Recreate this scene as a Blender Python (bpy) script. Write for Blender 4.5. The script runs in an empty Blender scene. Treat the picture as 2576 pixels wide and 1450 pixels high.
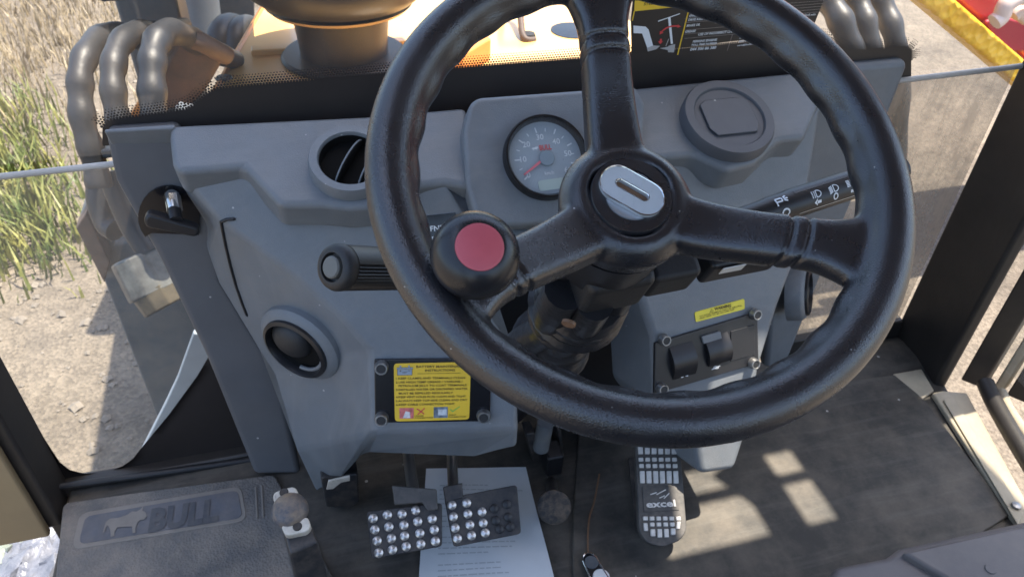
import bpy, bmesh, math, random
from mathutils import Vector, Matrix, noise as mnoise

# ------------------------------------------------------------------ camera, world, sun, exposure
sc = bpy.context.scene
COL = sc.collection
FPX, CX, CY = 1900.0, 1287.5, 724.2            # focal length and centre on a 2575 x 1448 grid
_d = Vector((-98, 2375, 1900)).normalized()
_X = Vector((8098, -1190, 1900)); _X = (_X - _d * _X.dot(_d)).normalized()
_Z = -_d; _Y = _Z.cross(_X)
CAM = Vector((-.2285, 0, 1.07))
camd = bpy.data.cameras.new('camera'); cam = bpy.data.objects.new('camera', camd); COL.objects.link(cam)
camd.sensor_width = 36; camd.lens = 36 * FPX / 2575; camd.clip_start = .02; camd.clip_end = 600
cr, cd, cf = Vector((_X.x, _Y.x, _Z.x)), Vector((_X.y, _Y.y, _Z.y)), Vector((_X.z, _Y.z, _Z.z))
m = Matrix((cr, -cd, -cf)).transposed().to_4x4(); m.translation = CAM; cam.matrix_world = m
sc.camera = cam
camd.dof.use_dof = True; camd.dof.focus_distance = .72; camd.dof.aperture_fstop = 14.0

SUN_EL, SUN_AZ = math.radians(73), math.radians(4)    # azimuth: 0 = from the right (+x), positive = towards the front (+y)
SUN = Vector((math.cos(SUN_EL) * math.cos(SUN_AZ), math.cos(SUN_EL) * math.sin(SUN_AZ), math.sin(SUN_EL)))
world = bpy.data.worlds.new('World'); sc.world = world; world.use_nodes = True
wn = world.node_tree
sky = wn.nodes.new('ShaderNodeTexSky'); sky.sky_type = 'NISHITA'; sky.sun_disc = False
sky.sun_elevation = SUN_EL; sky.sun_rotation = math.atan2(SUN.x, SUN.y)
sky.air_density = 1.0; sky.dust_density = 2.5; sky.ozone_density = 1.0
wn.links.new(sky.outputs[0], wn.nodes['Background'].inputs[0]); wn.nodes['Background'].inputs[1].default_value = .15
sd = bpy.data.lights.new('sun', 'SUN'); sd.energy = 4.0; sd.angle = math.radians(.53); sd.color = (1, .90, .76)
so = bpy.data.objects.new('sun', sd); COL.objects.link(so)
so.rotation_euler = (-SUN).to_track_quat('-Z', 'Y').to_euler(); so.location = (3, 0, 8)
sc.view_settings.view_transform = 'Standard'; sc.view_settings.look = 'None'
sc.view_settings.exposure = 1.7; sc.view_settings.gamma = 1
sc.cycles.max_bounces = 10; sc.cycles.transparent_max_bounces = 16; sc.cycles.caustics_reflective = False
sc.cycles.use_denoising = True
random.seed(7)

# ------------------------------------------------------------------ geometry helpers
def V(*a): return Vector(a)
def ray(u, v):
    return cr * (u - CX) + cd * (v - CY) + cf * FPX
class Plane:
    def __init__(s, p, n): s.p = Vector(p); s.n = Vector(n).normalized()
    def off(s, d): return Plane(s.p + s.n * d, s.n)
def H(u, v, pl):
    r = ray(u, v); return CAM + r * ((pl.p - CAM).dot(pl.n) / r.dot(pl.n))
def atz(u, v, z): return H(u, v, Plane((0, 0, z), (0, 0, 1)))
def aty(u, v, y): return H(u, v, Plane((0, y, 0), (0, -1, 0)))

def tag(o, label=None, cat=None, group=None, kind=None):
    if label: o['label'] = label
    if cat: o['category'] = cat
    if group: o['group'] = group
    if kind: o['kind'] = kind
    return o
def thing(name, label, cat, loc=(0, 0, 0), group=None):
    o = bpy.data.objects.new(name, None); COL.objects.link(o); o.location = loc
    o.empty_display_size = .05
    tag(o, label, cat, group); return o
def basis(o):
    mm = Matrix.LocRotScale(o.location, o.rotation_euler, o.scale)
    return basis(o.parent) @ mm if o.parent else mm
def obj(name, verts, faces, mat, parent=None, bevel=0, seg=3, smooth=True, ang=30, kind=None):
    me = bpy.data.meshes.new(name)
    if parent is not None:
        inv = basis(parent).inverted(); verts = [inv @ Vector(v) for v in verts]
    me.from_pydata([tuple(v) for v in verts], [], faces); me.update()
    bm = bmesh.new(); bm.from_mesh(me); bmesh.ops.recalc_face_normals(bm, faces=bm.faces); bm.to_mesh(me); bm.free()
    if mat: me.materials.append(mat)
    o = bpy.data.objects.new(name, me); COL.objects.link(o)
    if parent is not None: o.parent = parent
    finish(o, bevel, seg, smooth, ang)
    if kind: o['kind'] = kind
    return o
def finish(o, bevel=0, seg=3, smooth=True, ang=30):
    me = o.data
    if smooth:
        me.polygons.foreach_set('use_smooth', [True] * len(me.polygons))
        if not bevel: me.set_sharp_from_angle(angle=math.radians(38))
    if bevel:
        b = o.modifiers.new('bevel', 'BEVEL'); b.width = bevel; b.segments = seg; b.limit_method = 'ANGLE'
        b.angle_limit = math.radians(ang); b.harden_normals = True
class MB:
    def __init__(s): s.v = []; s.f = []
    def add(s, vs, fs):
        b = len(s.v); s.v += [Vector(x) for x in vs]; s.f += [[b + i for i in f] for f in fs]; return s
    def box(s, c, sz, R=None):
        c = Vector(c); h = Vector(sz) / 2
        vs = [V(x * h.x, y * h.y, z * h.z) for x in (-1, 1) for y in (-1, 1) for z in (-1, 1)]
        if R: vs = [R @ q for q in vs]
        return s.add([c + q for q in vs], [(0, 1, 3, 2), (4, 6, 7, 5), (0, 4, 5, 1), (2, 3, 7, 6), (0, 2, 6, 4), (1, 5, 7, 3)])
    def prism(s, pts, n, depth):
        n = Vector(n).normalized(); k = len(pts)
        vs = [Vector(p) for p in pts] + [Vector(p) - n * depth for p in pts]
        fs = [list(range(k)), list(range(2 * k - 1, k - 1, -1))] + [[i, i + k, (i + 1) % k + k, (i + 1) % k] for i in range(k)]
        return s.add(vs, fs)
    def lathe(s, prof, o, ax, seg=48, cap=True, xd=None):
        o = Vector(o); ax = Vector(ax).normalized()
        a = Vector(xd) if xd else ax.orthogonal(); a = (a - ax * a.dot(ax)).normalized(); b = ax.cross(a)
        vs, fs = [], []
        for r, h in prof:
            for i in range(seg):
                t = 2 * math.pi * i / seg; vs.append(o + ax * h + (a * math.cos(t) + b * math.sin(t)) * r)
        for j in range(len(prof) - 1):
            for i in range(seg):
                i2 = (i + 1) % seg; fs.append([j * seg + i, j * seg + i2, (j + 1) * seg + i2, (j + 1) * seg + i])
        if cap:
            if prof[0][0] > 1e-6: fs.append(list(range(seg))[::-1])
            if prof[-1][0] > 1e-6: fs.append([(len(prof) - 1) * seg + i for i in range(seg)])
        return s.add(vs, fs)
    def tube(s, pts, rad, seg=12, cap=True, flat=1.0):
        pts = [Vector(p) for p in pts]; n = len(pts); vs, fs = [], []
        T = [(pts[min(i + 1, n - 1)] - pts[max(i - 1, 0)]).normalized() for i in range(n)]
        a = T[0].orthogonal().normalized()
        for i in range(n):
            a = (a - T[i] * a.dot(T[i])).normalized(); b = T[i].cross(a)
            r = rad[i] if isinstance(rad, (list, tuple)) else rad
            for k in range(seg):
                t = 2 * math.pi * k / seg; vs.append(pts[i] + (a * math.cos(t) + b * math.sin(t) * flat) * r)
        for i in range(n - 1):
            for k in range(seg):
                k2 = (k + 1) % seg; fs.append([i * seg + k, i * seg + k2, (i + 1) * seg + k2, (i + 1) * seg + k])
        if cap: fs += [list(range(seg))[::-1], [(n - 1) * seg + k for k in range(seg)]]
        return s.add(vs, fs)
    def build(s, name, mat, parent=None, **k): return obj(name, s.v, s.f, mat, parent, **k)
def smoothpath(pts, sub=8):
    pts = [Vector(p) for p in pts]; out = []
    for i in range(len(pts) - 1):
        p0, p1, p2, p3 = pts[max(i - 1, 0)], pts[i], pts[i + 1], pts[min(i + 2, len(pts) - 1)]
        for k in range(sub):
            t = k / sub
            out.append(.5 * ((2 * p1) + (p2 - p0) * t + (2 * p0 - 5 * p1 + 4 * p2 - p3) * t * t + (3 * p1 - p0 - 3 * p2 + p3) * t ** 3))
    out.append(pts[-1]); return out
def uvs(lst, pl): return [H(u, v, pl) for u, v in lst]
def rounded(pts, r, k=4):
    """round the corners of a planar polygon"""
    out = []; n = len(pts)
    for i in range(n):
        p, a, b = Vector(pts[i]), Vector(pts[i - 1]), Vector(pts[(i + 1) % n])
        da, db = (a - p), (b - p); ra = min(r, da.length * .45, db.length * .45)
        s, e = p + da.normalized() * ra, p + db.normalized() * ra
        for j in range(k + 1):
            t = j / k; out.append((1 - t) ** 2 * s + 2 * t * (1 - t) * p + t * t * e)
    return out
def panel(name, lst, pl, depth, mat, parent=None, bevel=.003, round_=0, **k):
    pts = uvs(lst, pl)
    if round_: pts = rounded(pts, round_)
    return MB().prism(pts, pl.n, depth).build(name, mat, parent, bevel=bevel, **k)

# ------------------------------------------------------------------ lettering (built-in font turned to meshes)
_tc = {}
def textmesh(s, bold=0.0, shear=0.0):
    key = (s, bold, shear)
    if key in _tc: return _tc[key]
    c = bpy.data.curves.new('t', 'FONT'); c.body = s; c.resolution_u = 2; c.offset = bold; c.shear = shear
    o = bpy.data.objects.new('t', c); COL.objects.link(o)
    me = bpy.data.meshes.new_from_object(o.evaluated_get(bpy.context.evaluated_depsgraph_get()))
    vs = [v.co.copy() for v in me.vertices]; fs = [list(p.vertices) for p in me.polygons]
    bpy.data.objects.remove(o); bpy.data.curves.remove(c); bpy.data.meshes.remove(me)
    _tc[key] = (vs, fs); return _tc[key]
def put_text(mb, s, uvL, uvR, hpx, pl, eps=.0006, bold=.012, shear=0, lift=None):
    """lettering whose baseline runs from pixel uvL to uvR on plane pl; hpx = capital height in pixels"""
    vs, fs = textmesh(s, bold, shear)
    if not vs: return
    P0, P1 = H(*uvL, pl), H(*uvR, pl); xd = (P1 - P0); w = xd.length; xd.normalize(); yd = pl.n.cross(xd)
    if yd.dot(-cd) < 0: yd = -yd
    h = abs((H(uvL[0], uvL[1] - hpx, pl) - P0).dot(yd))
    x0, x1 = min(v.x for v in vs), max(v.x for v in vs); y1 = .69
    mb.add([P0 + xd * ((v.x - x0) / (x1 - x0) * w) + yd * (v.y / y1 * h) + pl.n * eps for v in vs], fs)
def flat(mb, pts, pl, eps): mb.add([p + pl.n * eps for p in pts], [list(range(len(pts)))])
def line(mb, a, b, wpx, pl, eps=.0006):
    P, Q = H(*a, pl), H(*b, pl); d = (Q - P).normalized(); s = pl.n.cross(d) * (wpx * (P - CAM).length / FPX / 2)
    mb.add([P - s + pl.n * eps, Q - s + pl.n * eps, Q + s + pl.n * eps, P + s + pl.n * eps], [[0, 1, 2, 3]])

# ------------------------------------------------------------------ materials
def mat(name, col, rough=.5, metal=0, spec=.5, coat=0, bump=None, var=0, vscale=8, dirt=None, dscale=4, damt=.5, specks=0, streak=None, detail=6, rvar=0):
    """Principled material; bump = [(type, scale, strength, distance)...]; var = brightness mottling; dirt = colour of dust patches"""
    M = bpy.data.materials.new(name); M.use_nodes = True; nt = M.node_tree; N = nt.nodes; L = nt.links
    p = N['Principled BSDF']; c = (*col, 1) if len(col) == 3 else col
    p.inputs['Base Color'].default_value = c; p.inputs['Roughness'].default_value = rough; p.inputs['Metallic'].default_value = metal
    p.inputs['Specular IOR Level'].default_value = spec; p.inputs['Coat Weight'].default_value = coat; p.inputs['Coat Roughness'].default_value = .08
    tc = N.new('ShaderNodeTexCoord'); src = tc.outputs['Object']; colsock = None
    if var:
        n = N.new('ShaderNodeTexNoise'); n.inputs['Scale'].default_value = vscale; n.inputs['Detail'].default_value = detail; n.inputs['Roughness'].default_value = .65
        L.new(src, n.inputs['Vector'])
        r = N.new('ShaderNodeMapRange'); r.inputs['From Min'].default_value = .3; r.inputs['From Max'].default_value = .7
        r.inputs['To Min'].default_value = 1 - var; r.inputs['To Max'].default_value = 1 + var; L.new(n.outputs['Fac'], r.inputs['Value'])
        mx = N.new('ShaderNodeMix'); mx.data_type = 'RGBA'; mx.blend_type = 'MULTIPLY'; mx.inputs['Factor'].default_value = 1
        mx.inputs['A'].default_value = c; L.new(r.outputs[0], mx.inputs['B']); colsock = mx.outputs['Result']
        if rvar:
            r2 = N.new('ShaderNodeMapRange'); r2.inputs['From Min'].default_value = .3; r2.inputs['From Max'].default_value = .7
            r2.inputs['To Min'].default_value = max(.02, rough - rvar); r2.inputs['To Max'].default_value = min(1, rough + rvar)
            L.new(n.outputs['Fac'], r2.inputs['Value']); L.new(r2.outputs[0], p.inputs['Roughness'])
    if dirt:
        n = N.new('ShaderNodeTexNoise'); n.inputs['Scale'].default_value = dscale; n.inputs['Detail'].default_value = 10; n.inputs['Roughness'].default_value = .72
        L.new(src, n.inputs['Vector'])
        r = N.new('ShaderNodeMapRange'); r.inputs['From Min'].default_value = .42; r.inputs['From Max'].default_value = .72; r.inputs['To Max'].default_value = damt
        L.new(n.outputs['Fac'], r.inputs['Value'])
        mx = N.new('ShaderNodeMix'); mx.data_type = 'RGBA'; L.new(r.outputs[0], mx.inputs['Factor'])
        if colsock: L.new(colsock, mx.inputs['A'])
        else: mx.inputs['A'].default_value = c
        mx.inputs['B'].default_value = (*dirt, 1); colsock = mx.outputs['Result']
    if streak:
        mp = N.new('ShaderNodeMapping'); mp.inputs['Rotation'].default_value = (0, 0, math.radians(streak[0])); mp.inputs['Scale'].default_value = (streak[1], streak[2], 1); L.new(src, mp.inputs['Vector'])
        n = N.new('ShaderNodeTexNoise'); n.inputs['Scale'].default_value = 1; n.inputs['Detail'].default_value = 9; n.inputs['Roughness'].default_value = .7; L.new(mp.outputs[0], n.inputs['Vector'])
        r = N.new('ShaderNodeMapRange'); r.inputs['From Min'].default_value = .5; r.inputs['From Max'].default_value = .75; r.inputs['To Max'].default_value = streak[3]; L.new(n.outputs['Fac'], r.inputs['Value'])
        mx = N.new('ShaderNodeMix'); mx.data_type = 'RGBA'; L.new(r.outputs[0], mx.inputs['Factor'])
        if colsock: L.new(colsock, mx.inputs['A'])
        else: mx.inputs['A'].default_value = c
        mx.inputs['B'].default_value = (*streak[4], 1); colsock = mx.outputs['Result']
    if specks:
        vo = N.new('ShaderNodeTexVoronoi'); vo.inputs['Scale'].default_value = specks; L.new(src, vo.inputs['Vector'])
        sc_ = N.new('ShaderNodeSeparateColor'); L.new(vo.outputs['Color'], sc_.inputs[0])
        sz = N.new('ShaderNodeMapRange'); sz.inputs['From Min'].default_value = .93; sz.inputs['From Max'].default_value = 1; sz.inputs['To Max'].default_value = .15; L.new(sc_.outputs[0], sz.inputs['Value'])
        lt = N.new('ShaderNodeMath'); lt.operation = 'LESS_THAN'; L.new(vo.outputs['Distance'], lt.inputs[0]); L.new(sz.outputs[0], lt.inputs[1])
        sm = N.new('ShaderNodeMath'); sm.operation = 'MULTIPLY'; sm.inputs[1].default_value = .6; L.new(lt.outputs[0], sm.inputs[0])
        mx = N.new('ShaderNodeMix'); mx.data_type = 'RGBA'; L.new(sm.outputs[0], mx.inputs['Factor'])
        if colsock: L.new(colsock, mx.inputs['A'])
        else: mx.inputs['A'].default_value = c
        mx.inputs['B'].default_value = (.62, .6, .57, 1); colsock = mx.outputs['Result']
    if colsock: L.new(colsock, p.inputs['Base Color'])
    last = None
    for kind, s, st, dist in (bump or []):
        if kind == 'noise':
            t = N.new('ShaderNodeTexNoise'); t.inputs['Scale'].default_value = s; t.inputs['Detail'].default_value = 4; o = t.outputs['Fac']
        elif kind == 'wave':
            t = N.new('ShaderNodeTexWave'); t.inputs['Scale'].default_value = s; t.bands_direction = 'X'; o = t.outputs['Fac']
        else:
            t = N.new('ShaderNodeTexVoronoi'); t.inputs['Scale'].default_value = s; t.feature = 'F1' if kind == 'vor' else 'DISTANCE_TO_EDGE'; o = t.outputs['Distance']
        L.new(src, t.inputs['Vector'])
        b = N.new('ShaderNodeBump'); b.inputs['Strength'].default_value = st; b.inputs['Distance'].default_value = dist
        L.new(o, b.inputs['Height'])
        if last: L.new(last, b.inputs['Normal'])
        last = b.outputs['Normal']
    if last: L.new(last, p.inputs['Normal'])
    return M
def glass_mat(name, tint, dust, dcol, dscale=6, gloss=.06, streak=0):
    M = bpy.data.materials.new(name); M.use_nodes = True; nt = M.node_tree; N = nt.nodes; L = nt.links
    N.remove(N['Principled BSDF']); out = N['Material Output']
    tr = N.new('ShaderNodeBsdfTransparent'); tr.inputs[0].default_value = (*tint, 1)
    gl = N.new('ShaderNodeBsdfGlossy'); gl.inputs['Roughness'].default_value = .02
    lw = N.new('ShaderNodeLayerWeight'); lw.inputs['Blend'].default_value = .5
    pw = N.new('ShaderNodeMath'); pw.operation = 'POWER'; L.new(lw.outputs['Facing'], pw.inputs[0]); pw.inputs[1].default_value = 5
    ma = N.new('ShaderNodeMath'); ma.operation = 'MULTIPLY_ADD'; L.new(pw.outputs[0], ma.inputs[0]); ma.inputs[1].default_value = .9; ma.inputs[2].default_value = gloss
    m1 = N.new('ShaderNodeMixShader'); L.new(ma.outputs[0], m1.inputs[0]); L.new(tr.outputs[0], m1.inputs[1]); L.new(gl.outputs[0], m1.inputs[2])
    df = N.new('ShaderNodeBsdfDiffuse'); df.inputs[0].default_value = (*dcol, 1)
    tl = N.new('ShaderNodeBsdfTranslucent'); tl.inputs[0].default_value = (*dcol, 1)
    m2 = N.new('ShaderNodeMixShader'); m2.inputs[0].default_value = .5; L.new(df.outputs[0], m2.inputs[1]); L.new(tl.outputs[0], m2.inputs[2])
    tc = N.new('ShaderNodeTexCoord'); n = N.new('ShaderNodeTexNoise'); n.inputs['Scale'].default_value = dscale; n.inputs['Detail'].default_value = 10; n.inputs['Roughness'].default_value = .7
    L.new(tc.outputs['Object'], n.inputs['Vector'])
    sp = N.new('ShaderNodeTexVoronoi'); sp.inputs['Scale'].default_value = 120; L.new(tc.outputs['Object'], sp.inputs['Vector'])
    s1 = N.new('ShaderNodeMapRange'); s1.inputs['From Min'].default_value = .03; s1.inputs['From Max'].default_value = .16; s1.inputs['To Min'].default_value = .3; s1.inputs['To Max'].default_value = 0
    L.new(sp.outputs['Distance'], s1.inputs['Value'])
    gt = N.new('ShaderNodeMath'); gt.operation = 'MULTIPLY'; L.new(s1.outputs[0], gt.inputs[0])
    sr = N.new('ShaderNodeSeparateColor'); L.new(sp.outputs['Color'], sr.inputs[0])
    g2 = N.new('ShaderNodeMath'); g2.operation = 'GREATER_THAN'; g2.inputs[1].default_value = .93; L.new(sr.outputs[0], g2.inputs[0]); L.new(g2.outputs[0], gt.inputs[1])
    r = N.new('ShaderNodeMapRange'); r.inputs['From Min'].default_value = .3; r.inputs['From Max'].default_value = .75; r.inputs['To Min'].default_value = dust * .45; r.inputs['To Max'].default_value = dust * 1.7
    L.new(n.outputs['Fac'], r.inputs['Value'])
    if streak:
        mp = N.new('ShaderNodeMapping'); mp.inputs['Rotation'].default_value = (0, math.radians(-38), 0); mp.inputs['Scale'].default_value = (26, 1, 3.0); L.new(tc.outputs['Object'], mp.inputs['Vector'])
        n2 = N.new('ShaderNodeTexNoise'); n2.inputs['Scale'].default_value = 1; n2.inputs['Detail'].default_value = 8; n2.inputs['Roughness'].default_value = .7; L.new(mp.outputs[0], n2.inputs['Vector'])
        r3 = N.new('ShaderNodeMapRange'); r3.inputs['From Min'].default_value = .45; r3.inputs['From Max'].default_value = .72; r3.inputs['To Max'].default_value = streak; L.new(n2.outputs['Fac'], r3.inputs['Value'])
        a3 = N.new('ShaderNodeMath'); a3.operation = 'ADD'; L.new(r.outputs[0], a3.inputs[0]); L.new(r3.outputs[0], a3.inputs[1]); r = a3
    ad = N.new('ShaderNodeMath'); ad.operation = 'ADD'; ad.use_clamp = True; L.new(r.outputs[0], ad.inputs[0]); L.new(gt.outputs[0], ad.inputs[1])
    m3 = N.new('ShaderNodeMixShader'); L.new(ad.outputs[0], m3.inputs[0]); L.new(m1.outputs[0], m3.inputs[1]); L.new(m2.outputs[0], m3.inputs[2])
    L.new(m3.outputs[0], out.inputs['Surface']); return M

M = {}
M['dash'] = mat('dash_plastic', (.150, .166, .182), .46, spec=.5, var=.1, vscale=22, detail=12, rvar=.08, specks=70, streak=(25, 9, 60, .22, (.3, .3, .29)), bump=[('noise', 700, .5, .0009), ('noise', 260, .2, .0006)], dirt=(.26, .24, .21), dscale=13, damt=.25)
M['leg'] = mat('leg_plastic', (.105, .108, .115), .55, spec=.4, var=.1, vscale=10, specks=60, bump=[('noise', 800, .25, .0006)], dirt=(.2, .17, .14), dscale=6, damt=.2)
M['leather'] = mat('wheel_leather', (.017, .017, .02), .28, spec=.95, var=.1, vscale=18, rvar=.07, specks=150, bump=[('edge', 560, .4, .0007), ('noise', 900, .2, .0005)])
M['rubber'] = mat('black_rubber', (.018, .018, .019), .55, var=.15, vscale=20, bump=[('noise', 300, .3, .001)])
M['blackplastic'] = mat('black_plastic', (.014, .014, .016), .38, var=.1, vscale=25, bump=[('noise', 500, .2, .0006)])
M['gloss'] = mat('gloss_black', (.01, .01, .012), .18)
M['knob'] = mat('knob_plastic', (.014, .014, .016), .3, var=.15, vscale=30, rvar=.08)
M['redcap'] = mat('red_cap', (.52, .095, .115), .42, var=.05, vscale=60)
M['bezel'] = mat('gauge_bezel', (.012, .012, .013), .25)
M['cavity'] = mat('cavity_shade', (.008, .008, .008), .8, spec=.1)  # near-black standing in for shade inside the vents; louvres share it
M['vent'] = mat('vent_plastic', (.092, .096, .106), .5, var=.08, vscale=20, specks=90, bump=[('noise', 700, .3, .0006)])
M['dial'] = mat('dial_face', (.33, .38, .425), .5, bump=[('wave', 160, .2, .0004)], var=.03)
M['dialhub'] = mat('dial_hub', (.22, .28, .33), .5)
M['lcd'] = mat('lcd_face', (.46, .54, .5), .4)
M['white'] = mat('white_print', (.75, .78, .8), .5)
M['red'] = mat('red_print', (.62, .06, .06), .5)
M['needle'] = mat('needle', (.75, .16, .2), .5)
M['green'] = mat('green_print', (.16, .5, .08), .5)
M['yellow'] = mat('yellow_label', (.80, .52, .035), .42, var=.05, vscale=30)
M['warnyellow'] = mat('warning_label', (.80, .66, .05), .42, var=.05, vscale=30)
M['ink'] = mat('label_ink', (.09, .05, .008), .5)
M['silver'] = mat('silver_badge', (.62, .66, .68), .25, metal=.25, var=.06, vscale=40)
M['silver2'] = mat('silver_disc', (.5, .52, .54), .2, metal=.5)
M['chrome'] = mat('chrome', (.7, .72, .74), .14, metal=1, var=.1, vscale=60)
M['steel'] = mat('worn_steel', (.42, .4, .37), .38, metal=.9, var=.25, vscale=40, dirt=(.13, .08, .05), dscale=20, damt=.6)
M['screw'] = mat('screw_steel', (.34, .34, .34), .34, metal=.85, var=.2, vscale=120, dirt=(.1, .09, .08), dscale=80, damt=.5)
M['stud'] = mat('worn_stud', (.6, .57, .54), .3, metal=.7, var=.2, vscale=90)
M['pedalblack'] = mat('pedal_paint', (.022, .023, .026), .5, var=.2, vscale=30, dirt=(.16, .13, .1), dscale=40, damt=.5, bump=[('noise', 120, .3, .001)])
M['pedalgrey'] = mat('pedal_casting', (.065, .062, .058), .55, var=.15, vscale=60, dirt=(.2, .17, .14), dscale=30, damt=.4, bump=[('noise', 200, .3, .001)])
M['worn'] = mat('worn_pad', (.68, .65, .6), .42, var=.12, vscale=80)
M['floor'] = mat('rubber_floor', (.045, .043, .038), .62, streak=(4, 3, 34, .55, (.15, .14, .12)), var=.3, vscale=9, detail=14, specks=45, dirt=(.19, .155, .115), dscale=9, damt=.5, bump=[('noise', 60, .35, .002), ('noise', 400, .25, .001)])
M['mat'] = mat('rubber_mat', (.11, .106, .10), .7, specks=40, var=.25, vscale=9, detail=12, dirt=(.28, .235, .185), dscale=12, damt=.75, bump=[('vor', 260, .6, .0016), ('noise', 60, .2, .001)])
M['matblue'] = mat('mat_emblem', (.095, .098, .11), .65, var=.2, vscale=25, detail=10, dirt=(.2, .17, .14), dscale=22, damt=.45, bump=[('noise', 200, .3, .001)])
M['letter'] = mat('letter_dark', (.05, .053, .062), .6, dirt=(.17, .15, .12), dscale=30, damt=.5)
M['matrib'] = mat('mat_frame', (.2, .18, .155), .7, var=.2, vscale=25, dirt=(.22, .19, .16), dscale=30, damt=.5)
M['post'] = mat('post_black', (.025, .022, .02), .5, var=.15, vscale=8, dirt=(.1, .08, .06), dscale=5, damt=.3, bump=[('noise', 120, .2, .001)])
M['tan'] = mat('post_tan', (.27, .2, .11), .6, var=.12, vscale=8, dirt=(.2, .15, .1), dscale=6, damt=.3)
M['frit'] = mat('frit_black', (.026, .021, .019), .45, var=.1, vscale=20)
M['rail'] = mat('rail_trim', (.45, .43, .4), .4, var=.12, vscale=30)
M['sill'] = mat('sill_paint', (.46, .4, .29), .55, var=.12, vscale=9, dirt=(.25, .2, .15), dscale=11, damt=.5, bump=[('noise', 50, .15, .001)])
M['seat'] = mat('seat_plastic', (.14, .13, .13), .55, var=.08, vscale=12, dirt=(.3, .26, .22), dscale=8, damt=.3, bump=[('noise', 500, .2, .0006)])
M['paper'] = mat('paper', (.6, .63, .64), .8, var=.05, vscale=12)
M['paperink'] = mat('paper_ink', (.4, .43, .44), .8)
M['cream'] = mat('lever_white', (.58, .54, .46), .5, var=.12, vscale=40, dirt=(.14, .1, .07), dscale=45, damt=.6)
M['domeblue'] = mat('lever_dome', (.05, .06, .08), .5, var=.25, vscale=50, dirt=(.3, .22, .14), dscale=28, damt=1.0)
M['tape'] = mat('cable_tape', (.018, .018, .02), .3, var=.2, vscale=60, bump=[('noise', 90, .5, .002)])
M['tagwhite'] = mat('white_tag', (.7, .7, .68), .6)
M['wire'] = mat('copper_wire', (.2, .11, .06), .5)
M['hood'] = mat('hood_paint', (.84, .50, .17), .3, coat=.5, var=.05, vscale=4, dirt=(.6, .45, .25), dscale=3, damt=.35)
M['hose'] = mat('hose_rubber', (.02, .022, .026), .48, var=.2, vscale=9, dirt=(.07, .055, .045), dscale=6, damt=.25, bump=[('noise', 80, .3, .002)])
M['tower'] = mat('tower_paint', (.07, .085, .1), .5, var=.2, vscale=5, dirt=(.24, .21, .17), dscale=6, damt=.45)
M['rustbrown'] = mat('shaded_rust_paint', (.085, .06, .048), .6, var=.3, vscale=14, dirt=(.2, .1, .05), dscale=9, damt=.4)  # brown paint, darkened to carry the shade on the saddle plate
M['orange'] = mat('orange_paint', (.62, .25, .06), .45, var=.15, vscale=8)
M['greyblue'] = mat('plate_grey', (.3, .36, .42), .5, var=.1, vscale=8)
M['bowl'] = mat('intake_plastic', (.024, .024, .026), .42, var=.12, vscale=6, dirt=(.12, .1, .09), dscale=5, damt=.2)
M['bowl2'] = mat('intake_clear', (.5, .36, .22), .35, var=.1, vscale=6)
M['machinered'] = mat('red_paint', (.62, .045, .045), .35, coat=.3, var=.08, vscale=3)
M['tapeyellow'] = mat('yellow_tape', (.85, .5, .02), .4, bump=[('vor', 26, .8, .02)], var=.12, vscale=20)
M['bracketwhite'] = mat('white_bracket', (.75, .6, .52), .4)
M['block'] = mat('white_wall', (.7, .7, .66), .7)
M['glass'] = glass_mat('windshield_glass', (.96, .97, .96), .045, (.62, .58, .54))
M['quarter'] = glass_mat('quarter_glass', (.95, .96, .95), .10, (.68, .66, .62))
M['dusty'] = glass_mat('dusty_glass', (.9, .9, .88), .42, (.33, .28, .21), dscale=9, streak=.35)
M['gaugeglass'] = glass_mat('gauge_glass', (.97, .98, .98), .06, (.75, .8, .82), dscale=10, gloss=.05)
M['bag'] = mat('litter_bag', (.15, .16, .19), .35, var=.2, vscale=16, dirt=(.05, .06, .09), dscale=26, damt=.8, bump=[('noise', 40, .8, .01)])
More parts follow.
